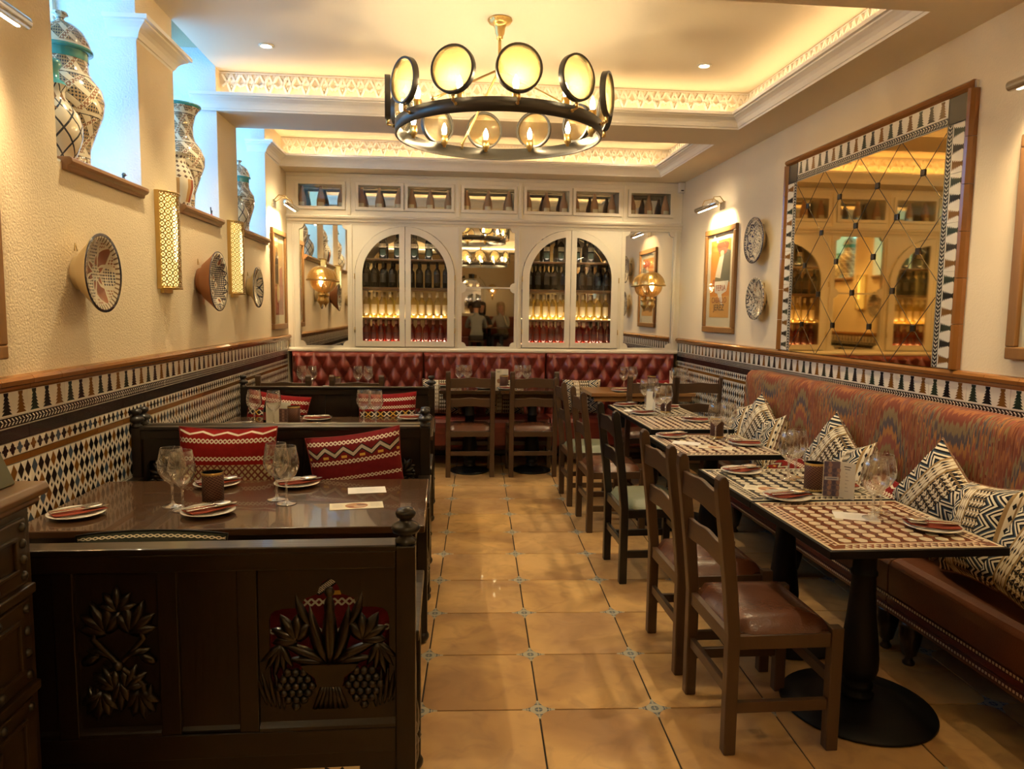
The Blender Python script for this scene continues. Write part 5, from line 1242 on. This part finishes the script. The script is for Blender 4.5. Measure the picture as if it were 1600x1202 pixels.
# ---------------------------------------------------------------- cushions
def cushion(name, label, w_, h, th, mat, loc, rot, group, sag=.0):
    n = 14; m = MB(); us = []; vs = []
    for side in (1, -1):
        for j in range(n+1):
            for i in range(n+1):
                u, v = i/n*2-1, j/n*2-1; k = max(0, (1-u**4)*(1-v**4))**.55
                x = w_/2*u*(1-.07*(1-v*v)); z = h/2*v*(1-.07*(1-u*u))-sag*(1-u*u)*(v > 0)*v
                vs.append((x, -side*(th/2*k+.002), z)); us.append((i/n, j/n))
    N = (n+1)**2; fs = []
    for s in range(2):
        for j in range(n):
            for i in range(n):
                q = (j*(n+1)+i, j*(n+1)+i+1, (j+1)*(n+1)+i+1, (j+1)*(n+1)+i); fs.append(tuple(N*s+k for k in (q if s == 0 else q[::-1])))
    ring = [i for i in range(n+1)]+[(n+1)*j+n for j in range(1, n+1)]+[(n+1)*n+i for i in range(n-1, -1, -1)]+[(n+1)*j for j in range(n-1, 0, -1)]
    for a, b in zip(ring, ring[1:]+ring[:1]): fs.append((a, a+N, b+N, b))
    m.add(vs, fs, 0, True, us)
    t = thing(name, label, 'cushion', loc, 0, group); t.rotation_euler = rot; m.build('cover', mat, t, fixn=True)
    P = [vs[k] for k in ring]; m2 = MB().tube([(x, 0, z) for x, y, z in P], .004, 6, closed=True); m2.build('piping', PIPE.get(mat.name, M_napkin), t); return t
PIPE = {M_cbw.name: plain('tan cushion piping', (.22, .11, .055), .8)}
for k, m_ in enumerate((M_cr1, M_cr2, M_cr3, M_cr4)): PIPE[m_.name] = plain('red cushion piping', (.25, .02, .018), .8)
M_dkc = cushion_red('dark olive woven cushion', (.045, .05, .036), [(.97, .985, 'chain')]); PIPE[M_dkc.name] = M_black
R_ = radians; g1 = 'red kilim cushions on the settles'; g2_ = 'cushions on the right bench'; g3 = 'cushions on the tufted bench'
cushion('kilim_cushion', 'bright red kilim cushion with checked lower part, left behind the nearest booth table', .47, .50, .14, M_cr1, (-1.06, 3.625, .722), (R_(-10), 0, 0), g1)
cushion('kilim_cushion', 'crimson cushion with white zigzag bands, right behind the nearest booth table', .47, .46, .14, M_cr2, (-.425, 3.620, .715), (R_(-10), R_(-8), 0), g1)
cushion('kilim_cushion', 'red striped cushion at the left end of the farthest settle', .46, .44, .14, M_cr3, (-1.27, 5.60, .695), (R_(-10), R_(8), 0), g1)
cushion('kilim_cushion', 'red cushion with yellow crosses at the right end of the farthest settle', .45, .44, .14, M_cr3, (-.43, 5.60, .700), (R_(-10), R_(-2), 0), g1)
cushion('kilim_cushion', 'crimson cushion glimpsed through the pierced back of the nearest settle', .48, .44, .13, M_cr2, (-.34, 2.015, .655), (R_(10), 0, pi), g1)
cushion('kilim_cushion', 'red striped cushion on the nearest settle near its wall end', .46, .44, .13, M_cr3, (-1.25, 2.015, .650), (R_(10), 0, pi), g1)
cushion('dark_cushion', 'dark olive cushion whose rounded top peeks over the nearest settle', .40, .50, .12, M_dkc, (-.80, 2.00, .677), (R_(8), 0, pi), g1, sag=-.03)
def rc(label, y, z, roll, lean=16, mat=M_cbw, x=2.185, yaw=0, w_=.40, h=.40): cushion('zigzag_cushion' if mat is M_cbw else 'kilim_cushion', label, w_, h, .14, mat, (x, y, z), (R_(-lean), R_(roll), -pi/2+R_(yaw)), g2_)
rc('black, cream and navy cushion nearest the camera at the right edge', 2.32, .69, 12, 22, x=2.14)
rc('cream and navy cushion lying against the bench behind the nearest mosaic table', 2.66, .69, -8, 18, yaw=-8, x=2.16)
rc('tilted cream and black cushion standing on its corner by the nearest mosaic table', 3.00, .73, 38, 10, x=2.205)
rc('dark red kilim cushion slumped between the two groups of zigzag cushions', 3.32, .60, 5, 42, M_cr4, 2.13, w_=.42, h=.36)
rc('cream and navy cushion turned towards the camera behind the black mosaic table', 3.60, .68, -14, 18, yaw=-14, x=2.16)
rc('tilted black and cream cushion behind the black mosaic table, second tallest peak', 3.88, .73, 36, 10, x=2.205)
rc('flat red and black kilim cushion lying on the bench beside the single mosaic table', 4.28, .545, 0, 66, M_cr4, 2.12, w_=.50, h=.40)
rc('cream and navy cushion in the far cushion group, nearest of the three', 4.58, .68, -14, 18, yaw=-14, x=2.16)
rc('tilted black and cream cushion in the middle of the far cushion group', 4.86, .73, 34, 10, x=2.205)
rc('cream and black cushion at the far end of the right bench', 5.14, .69, -10, 14, yaw=-10, x=2.18)
for x, lab in ((-.02, 'left of the first chair in mid room'), (.62, 'between the two chairs in mid room'), (1.42, 'by the honey oak table'), (2.2, 'in the far right corner')):
    cushion('bench_cushion', 'black and cream cushion on the tufted bench %s' % lab, .40, .36, .13, M_cbw if x < 2 else M_cr4, (x, 7.355, .685), (R_(-12), 0, 0), g3)
# ---------------------------------------------------------------- tableware
def make_glass():
    t = thing('wine_glass', 'x', 'glass')
    o_ = [(.0001, .0), (.034, .0), (.036, .0015), (.034, .003), (.016, .006), (.0065, .012), (.0048, .022), (.0045, .075), (.0065, .088), (.016, .097), (.034, .116), (.046, .142), (.0475, .165), (.043, .195), (.0365, .232)]
    i_ = [(.0358, .2325), (.0355, .231), (.0420, .195), (.0463, .165), (.0447, .143), (.033, .119), (.015, .1005), (.0001, .097)]
    MB().lathe([(.0001, 0), (.034, .0), (.036, .0015), (.034, .003), (.016, .006), (.0065, .012), (.0050, .020), (.0001, .020)], n=28, cap=False).build('foot', M_stem, t)
    MB().lathe([(.0001, .0202), (.0048, .0202), (.0044, .050), (.0046, .078), (.0001, .078)], n=14, cap=False).build('stem', M_stem, t)
    MB().lathe([(.0001, .0782), (.0046, .0782), (.0065, .088)]+o_[9:]+i_, n=32, cap=False).build('bowl', M_glass, t); return t
WG = make_glass()
def glasses(z, tab, spots, s=1.0):
    for x, y, w_ in spots:
        g = again(WG, (x, y, z+.0008), random.uniform(0, 6), 'clear wine glass, %s' % w_, 'wine glasses on %s' % tab); g.scale = (s*1.12, s*1.12, s*1.03)
def make_plate():
    t = thing('side_plate', 'x', 'plate'); MB().lathe([(.0001, .003), (.045, .003), (.058, .0), (.064, .002), (.100, .014), (.102, .0155), (.100, .0175), (.062, .0070), (.0001, .0065)], n=36, cap=False).build('dish', M_white, t); return t
SPL = make_plate()
def mk_napkin():
    m = MB(); n = 8; vs = []
    for j in range(3):
        for i in range(n+1): u = i/n*2-1; vs.append((u*.085, (j-1)*.042*(1-.12*u)+.004*sin(u*3+j), .0175+.004*abs(u)**2-.001*j))
    fs = [(j*(n+1)+i, j*(n+1)+i+1, (j+1)*(n+1)+i+1, (j+1)*(n+1)+i) for j in range(2) for i in range(n)]
    N = len(vs); vs += [(x, y, z+.0035) for x, y, z in vs]; fs2 = [tuple(k+N for k in f) for f in fs]
    ring = list(range(n+1))+[(n+1)*j+n for j in (1, 2)]+[2*(n+1)+i for i in range(n-1, -1, -1)]+[(n+1)]
    m.add(vs, fs+fs2+[(a, b, b+N, a+N) for a, b in zip(ring, ring[1:]+ring[:1])]); t = thing('folded_napkin', 'x', 'napkin'); m.build('paper', M_napkin, t); m2 = MB().prism([(.02, -.026), (.098, -.045), (.092, .02)], .0222, .0232, 'Z'); m2.build('loose_corner', M_napkin, t); return t
NP = mk_napkin()
def cutlery(kind):
    t = thing(kind, 'x', 'cutlery'); m = MB(); z = .0245
    hnd = [(-.085, -.0055), (-.088, 0), (-.085, .0055), (-.05, .0045), (.02, .0022), (.02, -.0022), (-.05, -.0045)]
    m.prism(hnd, z, z+.0022, 'Z'); m.build('handle', M_steel, t, bev=.0008); b = MB()
    if kind == 'fork':
        b.prism([(.02, -.0022), (.032, -.009), (.045, -.011), (.045, .011), (.032, .009), (.02, .0022)], z+.0003, z+.002, 'Z')
        for k in range(4): b.prism([(.045, -.011+k*.0061), (.085, -.0098+k*.0058), (.086, -.0085+k*.0058), (.085, -.0075+k*.0058), (.045, -.0073+k*.0061)], z+.0005, z+.002, 'Z')
        b.build('tines', M_steel, t)
    elif kind == 'spoon':
        b.ball((.052, 0, z+.002), 1, 16, 0, (.034, .0195, .0042)); b.tube([(.015, 0, z+.001), (.024, 0, z+.0015)], .003, 6); b.build('spoon_bowl', M_steel, t)
    else: b.prism([(.015, -.004), (.09, -.0075), (.105, .002), (.100, .0075), (.015, .0045)], z+.0003, z+.0018, 'Z').build('blade', M_steel, t)
    return t
FK, SPN, KN = cutlery('fork'), cutlery('spoon'), cutlery('table_knife')
def setting(x, y, z, rot, where, tab):
    a = R_(rot); zz = z+.0008; gp = 'place settings on '+tab; c, s = cos(a), sin(a)
    again(SPL, (x, y, zz), a, 'white side plate %s' % where, gp); again(NP, (x, y, zz-.0005), a, 'terracotta napkin on the plate %s' % where, gp)
    for o, off, nm, tw in ((FK, .018, 'fork', .10), (KN, -.020, 'knife', -.03), (SPN, -.003, 'spoon', -.06)):
        q = again(o, (x-s*off, y+c*off, zz+(.0040 if o is SPN else .0006)), a+tw, 'steel %s on the plate %s' % (nm, where), gp); q.scale = (1.05, 1.5, 1.15)
def make_cup():
    t = thing('candle_holder', 'x', 'candle holder'); MB().lathe([(.040, .002), (.0425, .004), (.0425, .128), (.040, .130)], n=28, cap=False).build('woven_sleeve', M_cup, t)
    for z in (.001, .121): MB().lathe([(.0425, z), (.0440, z+.002), (.0440, z+.008), (.0425, z+.010)], n=28, cap=False).build('rim_band', M_brass, t)
    MB().lathe([(.0001, .001), (.040, .002), (.0395, .128)], n=24, cap=False).build('lining', M_black, t); MB().lathe([(.0001, .004), (.019, .004), (.019, .022), (.0001, .022)], n=14, cap=False).build('tealight', M_cream, t); return t
CUP = make_cup()
def cup(x, y, z, lab): again(CUP, (x, y, z+.0006), random.uniform(0, 6), 'maroon woven candle holder '+lab, 'candle holders on the tables')
def card(name, label, x, y, z, rot, w_, h, base, prints, cat='card'):
    t = thing(name, label, cat, (x, y, z+.0006), R_(rot)); MB().box(-w_/2, w_/2, -h/2, h/2, 0, .0012).build('sheet', base, t); m = MB(); ms = []
    for k, (c, P) in enumerate(prints):
        if c not in ms: ms.append(c)
        m.flat(P, .0013+.0001*k, 'Z', ms.index(c))
    if prints: m.build('print', [plain('card print', c, .7) for c in ms], t)
    return t
def lines(x0, x1, y0, n, dy, c=(.25, .2, .15), th=.0011): return [(c, [(x0+(x1-x0)*.04*(k % 3), y0-k*dy), (x1-(x1-x0)*.07*((k*2) % 4), y0-k*dy), (x1-(x1-x0)*.07*((k*2) % 4), y0-k*dy+th), (x0+(x1-x0)*.04*(k % 3), y0-k*dy+th)]) for k in range(n)]
FOOD = [((.42, .19, .08), blob(0, 0, .046, .040, 20, .02)), ((.50, .28, .13), blob(-.012, .008, .024, .016, 14, .3)), ((.18, .10, .08), blob(.018, .012, .020, .012, 14, .3, 1)), ((.52, .36, .22), blob(.004, -.014, .020, .014, 14, .25, 2)), ((.28, .10, .06), blob(-.024, -.016, .014, .010, 12, .3, 3)), ((.55, .42, .32), blob(.026, -.012, .012, .009, 12, .3))]
FLY = FOOD+lines(-.098, -.052, .030, 9, .0068)+lines(.054, .098, .030, 9, .0068)
T1, T2 = 'the nearest booth table', 'the second booth table'
setting(-1.40, 2.86, .75, 38, 'at the near left corner of the nearest booth table', T1); setting(-.915, 2.87, .75, 42, 'beside the candle holder, front of the nearest booth table', T1)
setting(-1.02, 3.33, .75, 30, 'behind the candle holder on the nearest booth table', T1); setting(-.665, 3.32, .75, 25, 'behind the right glasses on the nearest booth table', T1)
glasses(.75, T1, ((-1.09, 2.985, 'left one of the left pair on the nearest booth table'), (-1.03, 2.925, 'right one of the left pair on the nearest booth table'), (-.70, 3.075, 'left one of the right pair on the nearest booth table'), (-.645, 3.005, 'right one of the right pair on the nearest booth table')))
cup(-.945, 3.03, .75, 'on the nearest booth table')
card('white_card', 'white information card lying on the nearest booth table', -.34, 3.215, .75, 8, .165, .110, M_paper, lines(-.05, .05, .028, 8, .008, (.45, .42, .38))+[((.1, .09, .08), rect(-.030, -.020, .040, .044))])
card('menu_card', 'cream flyer with an oval picture of food on the nearest booth table', -.355, 2.955, .75, 8, .215, .098, M_cream, FLY)
setting(-1.38, 5.02, .75, 10, 'at the near left corner of the second booth table', T2); setting(-.80, 4.98, .75, -10, 'at the near edge of the second booth table', T2)
setting(-.915, 5.33, .75, 5, 'mid far edge of the second booth table', T2); setting(-.24, 5.36, .75, 0, 'at the far right corner of the second booth table', T2)
glasses(.75, T2, ((-1.31, 5.14, 'left one of the left pair on the second booth table'), (-1.17, 5.10, 'right one of the left pair on the second booth table'), (-.565, 5.17, 'left one of the right pair on the second booth table'), (-.475, 5.12, 'right one of the right pair on the second booth table')))
cup(-1.035, 5.10, .75, 'on the second booth table')
def tent(name, label, x, y, z, rot, w_, h, spread, front, back):
    t = thing(name, label, 'menu', (x, y, z+.0006), R_(rot)); c = R_(spread)
    a = MB().box(-w_, 0, -.0008, .0008, 0, h).build('front_leaf', M_cream, t); a.rotation_euler = (0, 0, c)
    b = MB().box(0, w_, -.0008, .0008, 0, h).build('back_leaf', M_cream, t); b.rotation_euler = (0, 0, -c)
    for leaf_, pr in ((a, front), (b, back)):
        m = MB(); ms = []
        for k, (cc, P) in enumerate(pr):
            if cc not in ms: ms.append(cc)
            m.flat(P, -.0009-.0001*k, 'Y', ms.index(cc))
        if pr: m.build('print', [plain('menu print', c_, .6) for c_ in ms], leaf_)
    return t
PHOTO = [((.17, .12, .17), rect(-.068, -.001, .001, .159))]+[((.36, .22, .20) if k % 2 else (.10, .08, .14), blob(-.060+(k % 4)*.018, .015+(k//4)*.026, .008, .012, 10, .25, k)) for k in range(22)]+[((.55, .55, .60), rect(-.064, -.005, .075, .090)), ((.2, .2, .3), rect(-.056, -.012, .080, .085))]
TXT = [((.10, .08, .06), rect(.018, .050, .138, .142)), ((.10, .08, .06), rect(.022, .046, .128, .131))]+[((.22, .18, .14), rect(.026, .034+(k % 3)*.004, .112-k*.016, .1135-k*.016)) for k in range(6)]
tent('folded_menu', 'standing folded menu with a purple photograph on the nearest mosaic table', 1.745, 3.005, .75, -38, .070, .160, 22, PHOTO, TXT)
A, B_ = 'the nearest mosaic tables', 'the single mosaic table'; C_ = 'the far joined mosaic tables'
setting(1.505, 3.50, .75, 20, 'at the far left corner of the black mosaic table', A); setting(1.495, 2.985, .75, 15, 'where the red and black mosaic tables meet', A)
setting(1.83, 3.17, .75, 165, 'behind the folded menu on the black mosaic table', A); setting(1.845, 2.52, .75, 160, 'at the near right corner of the nearest mosaic table', A)
glasses(.75, A, ((1.675, 3.34, 'left of the pair on the black mosaic table'), (1.735, 3.39, 'right one of the pair on the black mosaic table'), (1.70, 2.675, 'front one of the pair on the nearest mosaic table'), (1.785, 2.76, 'rear one of the pair on the nearest mosaic table')))
cup(1.690, 3.125, .75, 'on the nearest mosaic tables')
card('menu_card', 'flyer with an oval picture of food on the black mosaic table', 1.49, 3.155, .75, -30, .215, .098, M_cream, FLY); card('white_card', 'white card under the wine glasses of the nearest mosaic table', 1.645, 2.70, .7492, -22, .165, .110, M_paper, lines(-.05, .05, .028, 8, .008, (.45, .42, .38)))
setting(1.475, 4.55, .75, 15, 'at the far left corner of the single mosaic table', B_); setting(1.855, 4.27, .75, 165, 'at the right edge of the single mosaic table', B_)
glasses(.75, B_, ((1.735, 4.46, 'left of the pair on the single mosaic table'), (1.80, 4.42, 'right one of the pair on the single mosaic table'))); cup(1.775, 4.54, .75, 'on the single mosaic table')
card('white_card', 'white card on the single mosaic table', 1.50, 4.33, .75, -28, .165, .110, M_paper, []); card('menu_card', 'flyer with an oval picture of food on the single mosaic table', 1.63, 4.18, .75, -28, .20, .098, M_cream, FLY)
setting(1.56, 6.10, .75, 15, 'at the far left of the far joined mosaic tables', C_); setting(1.585, 5.62, .75, 15, 'on the left of the far joined mosaic tables', C_); setting(1.90, 5.98, .75, 165, 'on the right of the far joined mosaic tables', C_); setting(1.885, 5.24, .75, 165, 'at the near right of the far joined mosaic tables', C_)
glasses(.75, C_, ((1.72, 6.05, 'rear left of the four on the far joined mosaic tables'), (1.80, 6.10, 'rear right of the four on the far joined mosaic tables'), (1.665, 5.46, 'front left of the four on the far joined mosaic tables'), (1.735, 5.52, 'front right of the four on the far joined mosaic tables')))
cup(1.80, 5.72, .75, 'on the far joined mosaic tables'); card('white_card', 'white card on the far joined mosaic tables', 1.56, 5.80, .75, -25, .165, .110, M_paper, [])
tent('folded_menu', 'standing folded menu on the far joined mosaic tables', 1.70, 5.76, .75, -60, .055, .165, 22, [], TXT)
D_ = 'the mid room tables before the tufted bench'; E_ = 'the honey oak table'; F_ = 'the brown table in the far left corner'
glasses(.80, D_, ((.155, 7.17, 'left one of the left pair before the tufted bench in mid room'), (.235, 7.17, 'right one of the left pair before the tufted bench in mid room'), (.735, 7.17, 'left one of the right pair before the tufted bench in mid room'), (.825, 7.17, 'right one of the right pair before the tufted bench in mid room')), .92)
cup(.585, 7.05, .80, 'before the tufted bench in mid room'); tent('folded_menu', 'standing folded cream menu before the tufted bench in mid room', .575, 7.19, .80, 0, .065, .18, 12, [((.36, .20, .10), blob(-.03, .06, .02, .026))]+[((.1, .08, .06), rect(-.05, -.02, .15, .155))], [((.40, .24, .12), blob(.036, .05, .022, .036))])
setting(.04, 7.25, .80, 10, 'at the left end of the mid room tables', D_); setting(.40, 7.02, .80, 10, 'between the chairs on the left mid room table', D_); setting(.62, 6.97, .80, 10, 'beside the candle holder in mid room', D_)
setting(1.72, 6.90, .79, 10, 'at the left of the honey oak table', E_); glasses(.79, E_, ((1.79, 7.08, 'left one of the left pair on the honey oak table'), (1.89, 7.12, 'right one of the left pair on the honey oak table'), (2.29, 7.00, 'left one of the right pair on the honey oak table'), (2.37, 7.00, 'right one of the right pair on the honey oak table')), .95); cup(2.10, 7.18, .79, 'on the honey oak table')
tent('folded_menu', 'standing cream menu by the tiled wall on the honey oak table', 2.30, 7.20, .79, 90, .06, .18, 12, [], [])
glasses(.78, F_, ((-1.36, 7.12, 'left one of the left pair in the far left corner'), (-1.26, 7.10, 'right one of the left pair in the far left corner'), (-.83, 7.12, 'left one of the right pair in the far left corner'), (-.73, 7.10, 'right one of the right pair in the far left corner')), .95)
cup(-1.02, 7.02, .78, 'in the far left corner'); setting(-1.08, 7.17, .78, 10, 'beside the candle holder in the far left corner', F_)
t = thing('slim_bottle', 'slim dark glass bottle on the second booth table behind the left glass', 'bottle', (-1.245, 5.22, .7506)); MB().lathe([(.0001, 0), (.026, 0), (.027, .004), (.027, .085), (.014, .125), (.012, .15), (.0001, .152)], n=14, cap=False).build('bottle_glass', M_dark, t); MB().lathe([(.0275, .02), (.0275, .075)], n=12, cap=False, a0=-pi/2-.8, a1=-pi/2+.8).build('bottle_label', plain('bottle label red', (.25, .04, .03), .6), t, fixn=False)
tent('folded_menu', 'standing folded menu between the glasses on the second booth table', -1.16, 5.20, .75, 10, .085, .145, 14, [], [((.20, .10, .07), rect(.004, .08, .004, .10))]+[((.36, .20, .14) if k % 2 else (.12, .06, .05), blob(.014+(k % 4)*.018, .018+(k//4)*.022, .008, .010, 9, .25, k)) for k in range(16)])
# ---------------------------------------------------------------- the end of the room behind the camera (seen only in the middle mirror)
ZP = .42
struct(MB().box(XL, XR, -4.6, -2.2, 0, ZP).build('floor_platform', M_booth))
def skin(name, chain, mats, pick, label, loc, rz, extra=None):
    """chain = {name: (x, y, z, r, parent)}; one continuous skinned body"""
    ks = list(chain); me = bpy.data.meshes.new(name); me.from_pydata([chain[k][:3] for k in ks], [(ks.index(k), ks.index(chain[k][4])) for k in ks if chain[k][4]], []); o = bpy.data.objects.new('tmp', me); col.objects.link(o)
    o.modifiers.new('skin', 'SKIN'); sv = me.skin_vertices[0].data
    for v, k in zip(sv, ks): r = chain[k][3]; v.radius = (r, r) if not isinstance(r, tuple) else r; v.use_root = (k == ks[0])
    s_ = o.modifiers.new('sub', 'SUBSURF'); s_.levels = 2; s_.render_levels = 2; bpy.context.view_layer.update()
    m2 = bpy.data.meshes.new_from_object(o.evaluated_get(bpy.context.evaluated_depsgraph_get())); bpy.data.objects.remove(o); m2.name = 'body'
    m2.materials.clear()
    for m in mats: m2.materials.append(m)
    for f in m2.polygons: f.material_index = pick(f.center); f.use_smooth = True
    t = thing('person', label, 'person', loc, rz); b = bpy.data.objects.new('body', m2); col.objects.link(b); b.parent = t; return t
SK = plain('skin', (.50, .28, .18), .5)
def seated(label, loc, rz, shirt, trousers, hairc, long_hair, lean=.10, chin=False):
    c = {'pelvis': (0, 0, .52, .13, None), 'waist': (0, lean*.4, .68, (.135, .10), 'pelvis'), 'chest': (0, lean, .90, (.155, .11), 'waist'), 'neck0': (0, lean*1.25, 1.06, .07, 'chest'), 'neck': (0, lean*1.4, 1.13, .052, 'neck0'), 'head0': (0, lean*1.5+.01, 1.20, .070, 'neck'), 'head1': (0, lean*1.6+.01, 1.28, .086, 'head0'), 'head2': (0, lean*1.6, 1.345, .070, 'head1')}
    for s, n in ((-1, 'L'), (1, 'R')):
        c['hip'+n] = (s*.10, .02, .50, .095, 'pelvis'); c['knee'+n] = (s*.13, .43, .50, .065, 'hip'+n); c['ank'+n] = (s*.13, .42, .10, .042, 'knee'+n); c['toe'+n] = (s*.14, .56, .04, .034, 'ank'+n)
        c['sh'+n] = (s*.175, lean*1.1, 1.00, .062, 'chest'); c['el'+n] = (s*.25, lean+.16, .76, .045, 'sh'+n)
        if chin and s > 0: c['wr'+n] = (s*.12, lean+.20, 1.06, .030, 'el'+n)
        else: c['wr'+n] = (s*.14, lean+.38, .78, .032, 'el'+n)
    def pick(p):
        if p.z > 1.12 and abs(p.x) < .13: return 0
        if p.z < .56: return 2
        if p.y > lean+.33 and p.z < .9: return 0
        return 1
    t = skin('body', c, [SK, shirt, trousers], pick, label, loc, rz)
    hy = lean*1.6
    for s in (-1, 1):
        w0 = c['wrR' if s > 0 else 'wrL']; up = chin and s > 0; m = MB(); P0 = Vector(w0[:3]); d = Vector((-.1*s, .15, 1)) if up else Vector((-.2*s, 1, -.1)); d.normalize(); sd = Vector((1, 0, 0))
        m.tube([P0-d*.03, P0+d*.02, P0+d*.075], [.026, .032, .034], 8)
        for k in range(4): q = P0+d*.07+sd*((k-1.5)*.018); m.tube([q, q+d*.035, q+d*.06+Vector((0, 0, -.014)), q+d*(.07+.006*(k in (1, 2)))+Vector((0, 0, -.03))], [.010, .0095, .0085, .007], 6)
        m.tube([P0+d*.02-sd*.025*s, P0+d*.05-sd*.048*s, P0+d*.07-sd*.052*s], [.012, .011, .008], 6); m.build('hand', SK, t)
    m = MB(); m.ball((0, hy+.090, 1.262), .013, 8, 0, (1, 1.3, 1.5)); 
    for s in (-1, 1): m.ball((s*.084, hy+.002, 1.265), .018, 8, 0, (.5, .8, 1.4))
    m.build('nose_and_ears', SK, t); e = MB()
    for s in (-1, 1): e.ball((s*.030, hy+.078, 1.285), .009, 8)
    e.build('eyes', M_ink, t); MB().ball((0, hy+.082, 1.222), .016, 8, 0, (1.3, .4, .35)).build('mouth', plain('lips', (.35, .11, .09), .5), t)
    h = MB(); n = 16
    for k in range(26 if long_hair else 14):
        a = -pi*.10+pi*1.2*k/(25 if long_hair else 13); x, y = .088*cos(a), hy-.004-.086*sin(a)*(1 if sin(a) > 0 else .3)
        zb = 1.06 if long_hair else 1.235
        h.tube([(x*.3, hy+.01-.02*sin(a), 1.395), (x*.9, hy-.075*sin(a)*.9, 1.36), (x*1.04, y, 1.29), (x*1.08, y-.008, (1.29+zb)/2), (x*1.05, y-.004, zb)], [.020, .026, .024, .022, .012], 6)
    h.ball((0, hy-.008, 1.335), .092, 14, 0, (1, 1.02, .75)); h.build('hair', plain('hair', hairc, .6), t); return t
yt = -3.35
seated('person in a grey shirt seen from behind, seated, only in the mirror reflection', (.80, yt+.42+.05, ZP-.02), pi, plain('grey shirt', (.22, .23, .22), .8), plain('dark trousers', (.03, .03, .035), .8), (.03, .022, .016), False)
seated('person with long blond hair resting a cheek on one hand, seen only in the reflection', (1.53, yt-.62, ZP-.02), radians(25), plain('oatmeal knit', (.40, .36, .28), .9), plain('dark jeans', (.03, .035, .05), .8), (.38, .27, .14), True, chin=True)
seated('person in dark clothes at the far side of the reflected table', (.95, yt-.66, ZP-.02), radians(-8), plain('black jumper', (.03, .03, .03), .9), plain('black trousers', (.02, .02, .02), .8), (.04, .02, .012), True)
t = thing('wooden_table', 'dark table of the seated guests, seen only in the middle mirror', 'table', (1.15, yt-.08, ZP), 0); MB().box(-.55, .55, -.30, .30, .70, .735).build('tabletop', M_booth, t, bev=.004); pedestal(t, .25, .70)
t = thing('stool', 'dark wooden stool under the person in grey, seen only in the reflection', 'stool', (.80, yt+.44, ZP)); MB().box(-.19, .19, -.17, .17, .37, .41).build('seat', M_booth, t, bev=.01)
for sx in (-1, 1):
    for sy in (-1, 1): MB().box(sx*.155-.02, sx*.155+.02, sy*.135-.02, sy*.135+.02, 0, .37).build('leg', M_chair, t)
t = thing('banquette', 'striped banquette behind the reflected guests', 'bench', (.9, -4.2, ZP)); MB().box(-1.4, 1.4, -.38, .08, 0, .45).build('seat', M_oxblood, t, bev=.02); MB().box(-1.4, 1.4, -.38, -.28, .45, 1.0).build('back', M_flame, t, bev=.03)
t = thing('arched_mirror', 'arched mirror with mosaic frame on the end wall, seen only in the reflection', 'mirror', (.72, -4.6, 2.0)); m = MB()
fr2 = region([arch(-.40, .40, -.60, .55, .15), arch(-.27, .27, -.50, .42, .15)], 0, .03, 'frame', M_cbw); fr2.parent = t; MB().box(-.27, .27, .002, .008, -.50, .44).build('mirror_glass', M_mirror, t)
s2 = thing('wall_sconce', 'pierced brass dome sconce on the end wall, seen only in the reflection', 'wall lamp', (1.29, -4.48, 2.13)); R = .15
MB().lathe([(R+.006, -.008), (R+.010, 0), (R+.006, .010), (R-.004, .006)], n=24).build('rim', M_brass, s2); MB().lathe([(R*cos(pi/2*k/8), .008+R*.98*sin(pi/2*k/8)) for k in range(9)], n=24, cap=False, uvscale=7).build('shade_dome', M_fili2, s2)
MB().lathe([(.8*R*cos(pi/2*k/7), -.008-.85*R*sin(pi/2*k/7)) for k in range(7)], n=24, cap=False, uvscale=7).build('shade_bowl', M_fili2, s2); MB().lathe([(.001, -.28), (.03, -.22), (.036, -.19), (.02, -.13)], n=14).build('finial', M_brass, s2); MB().ball((0, 0, -.02), .028, 10).build('bulb', glow('end wall lamp', (1, .66, .3), 50), s2)
# blue window far behind, above the reflected chairs, gives the cool glints
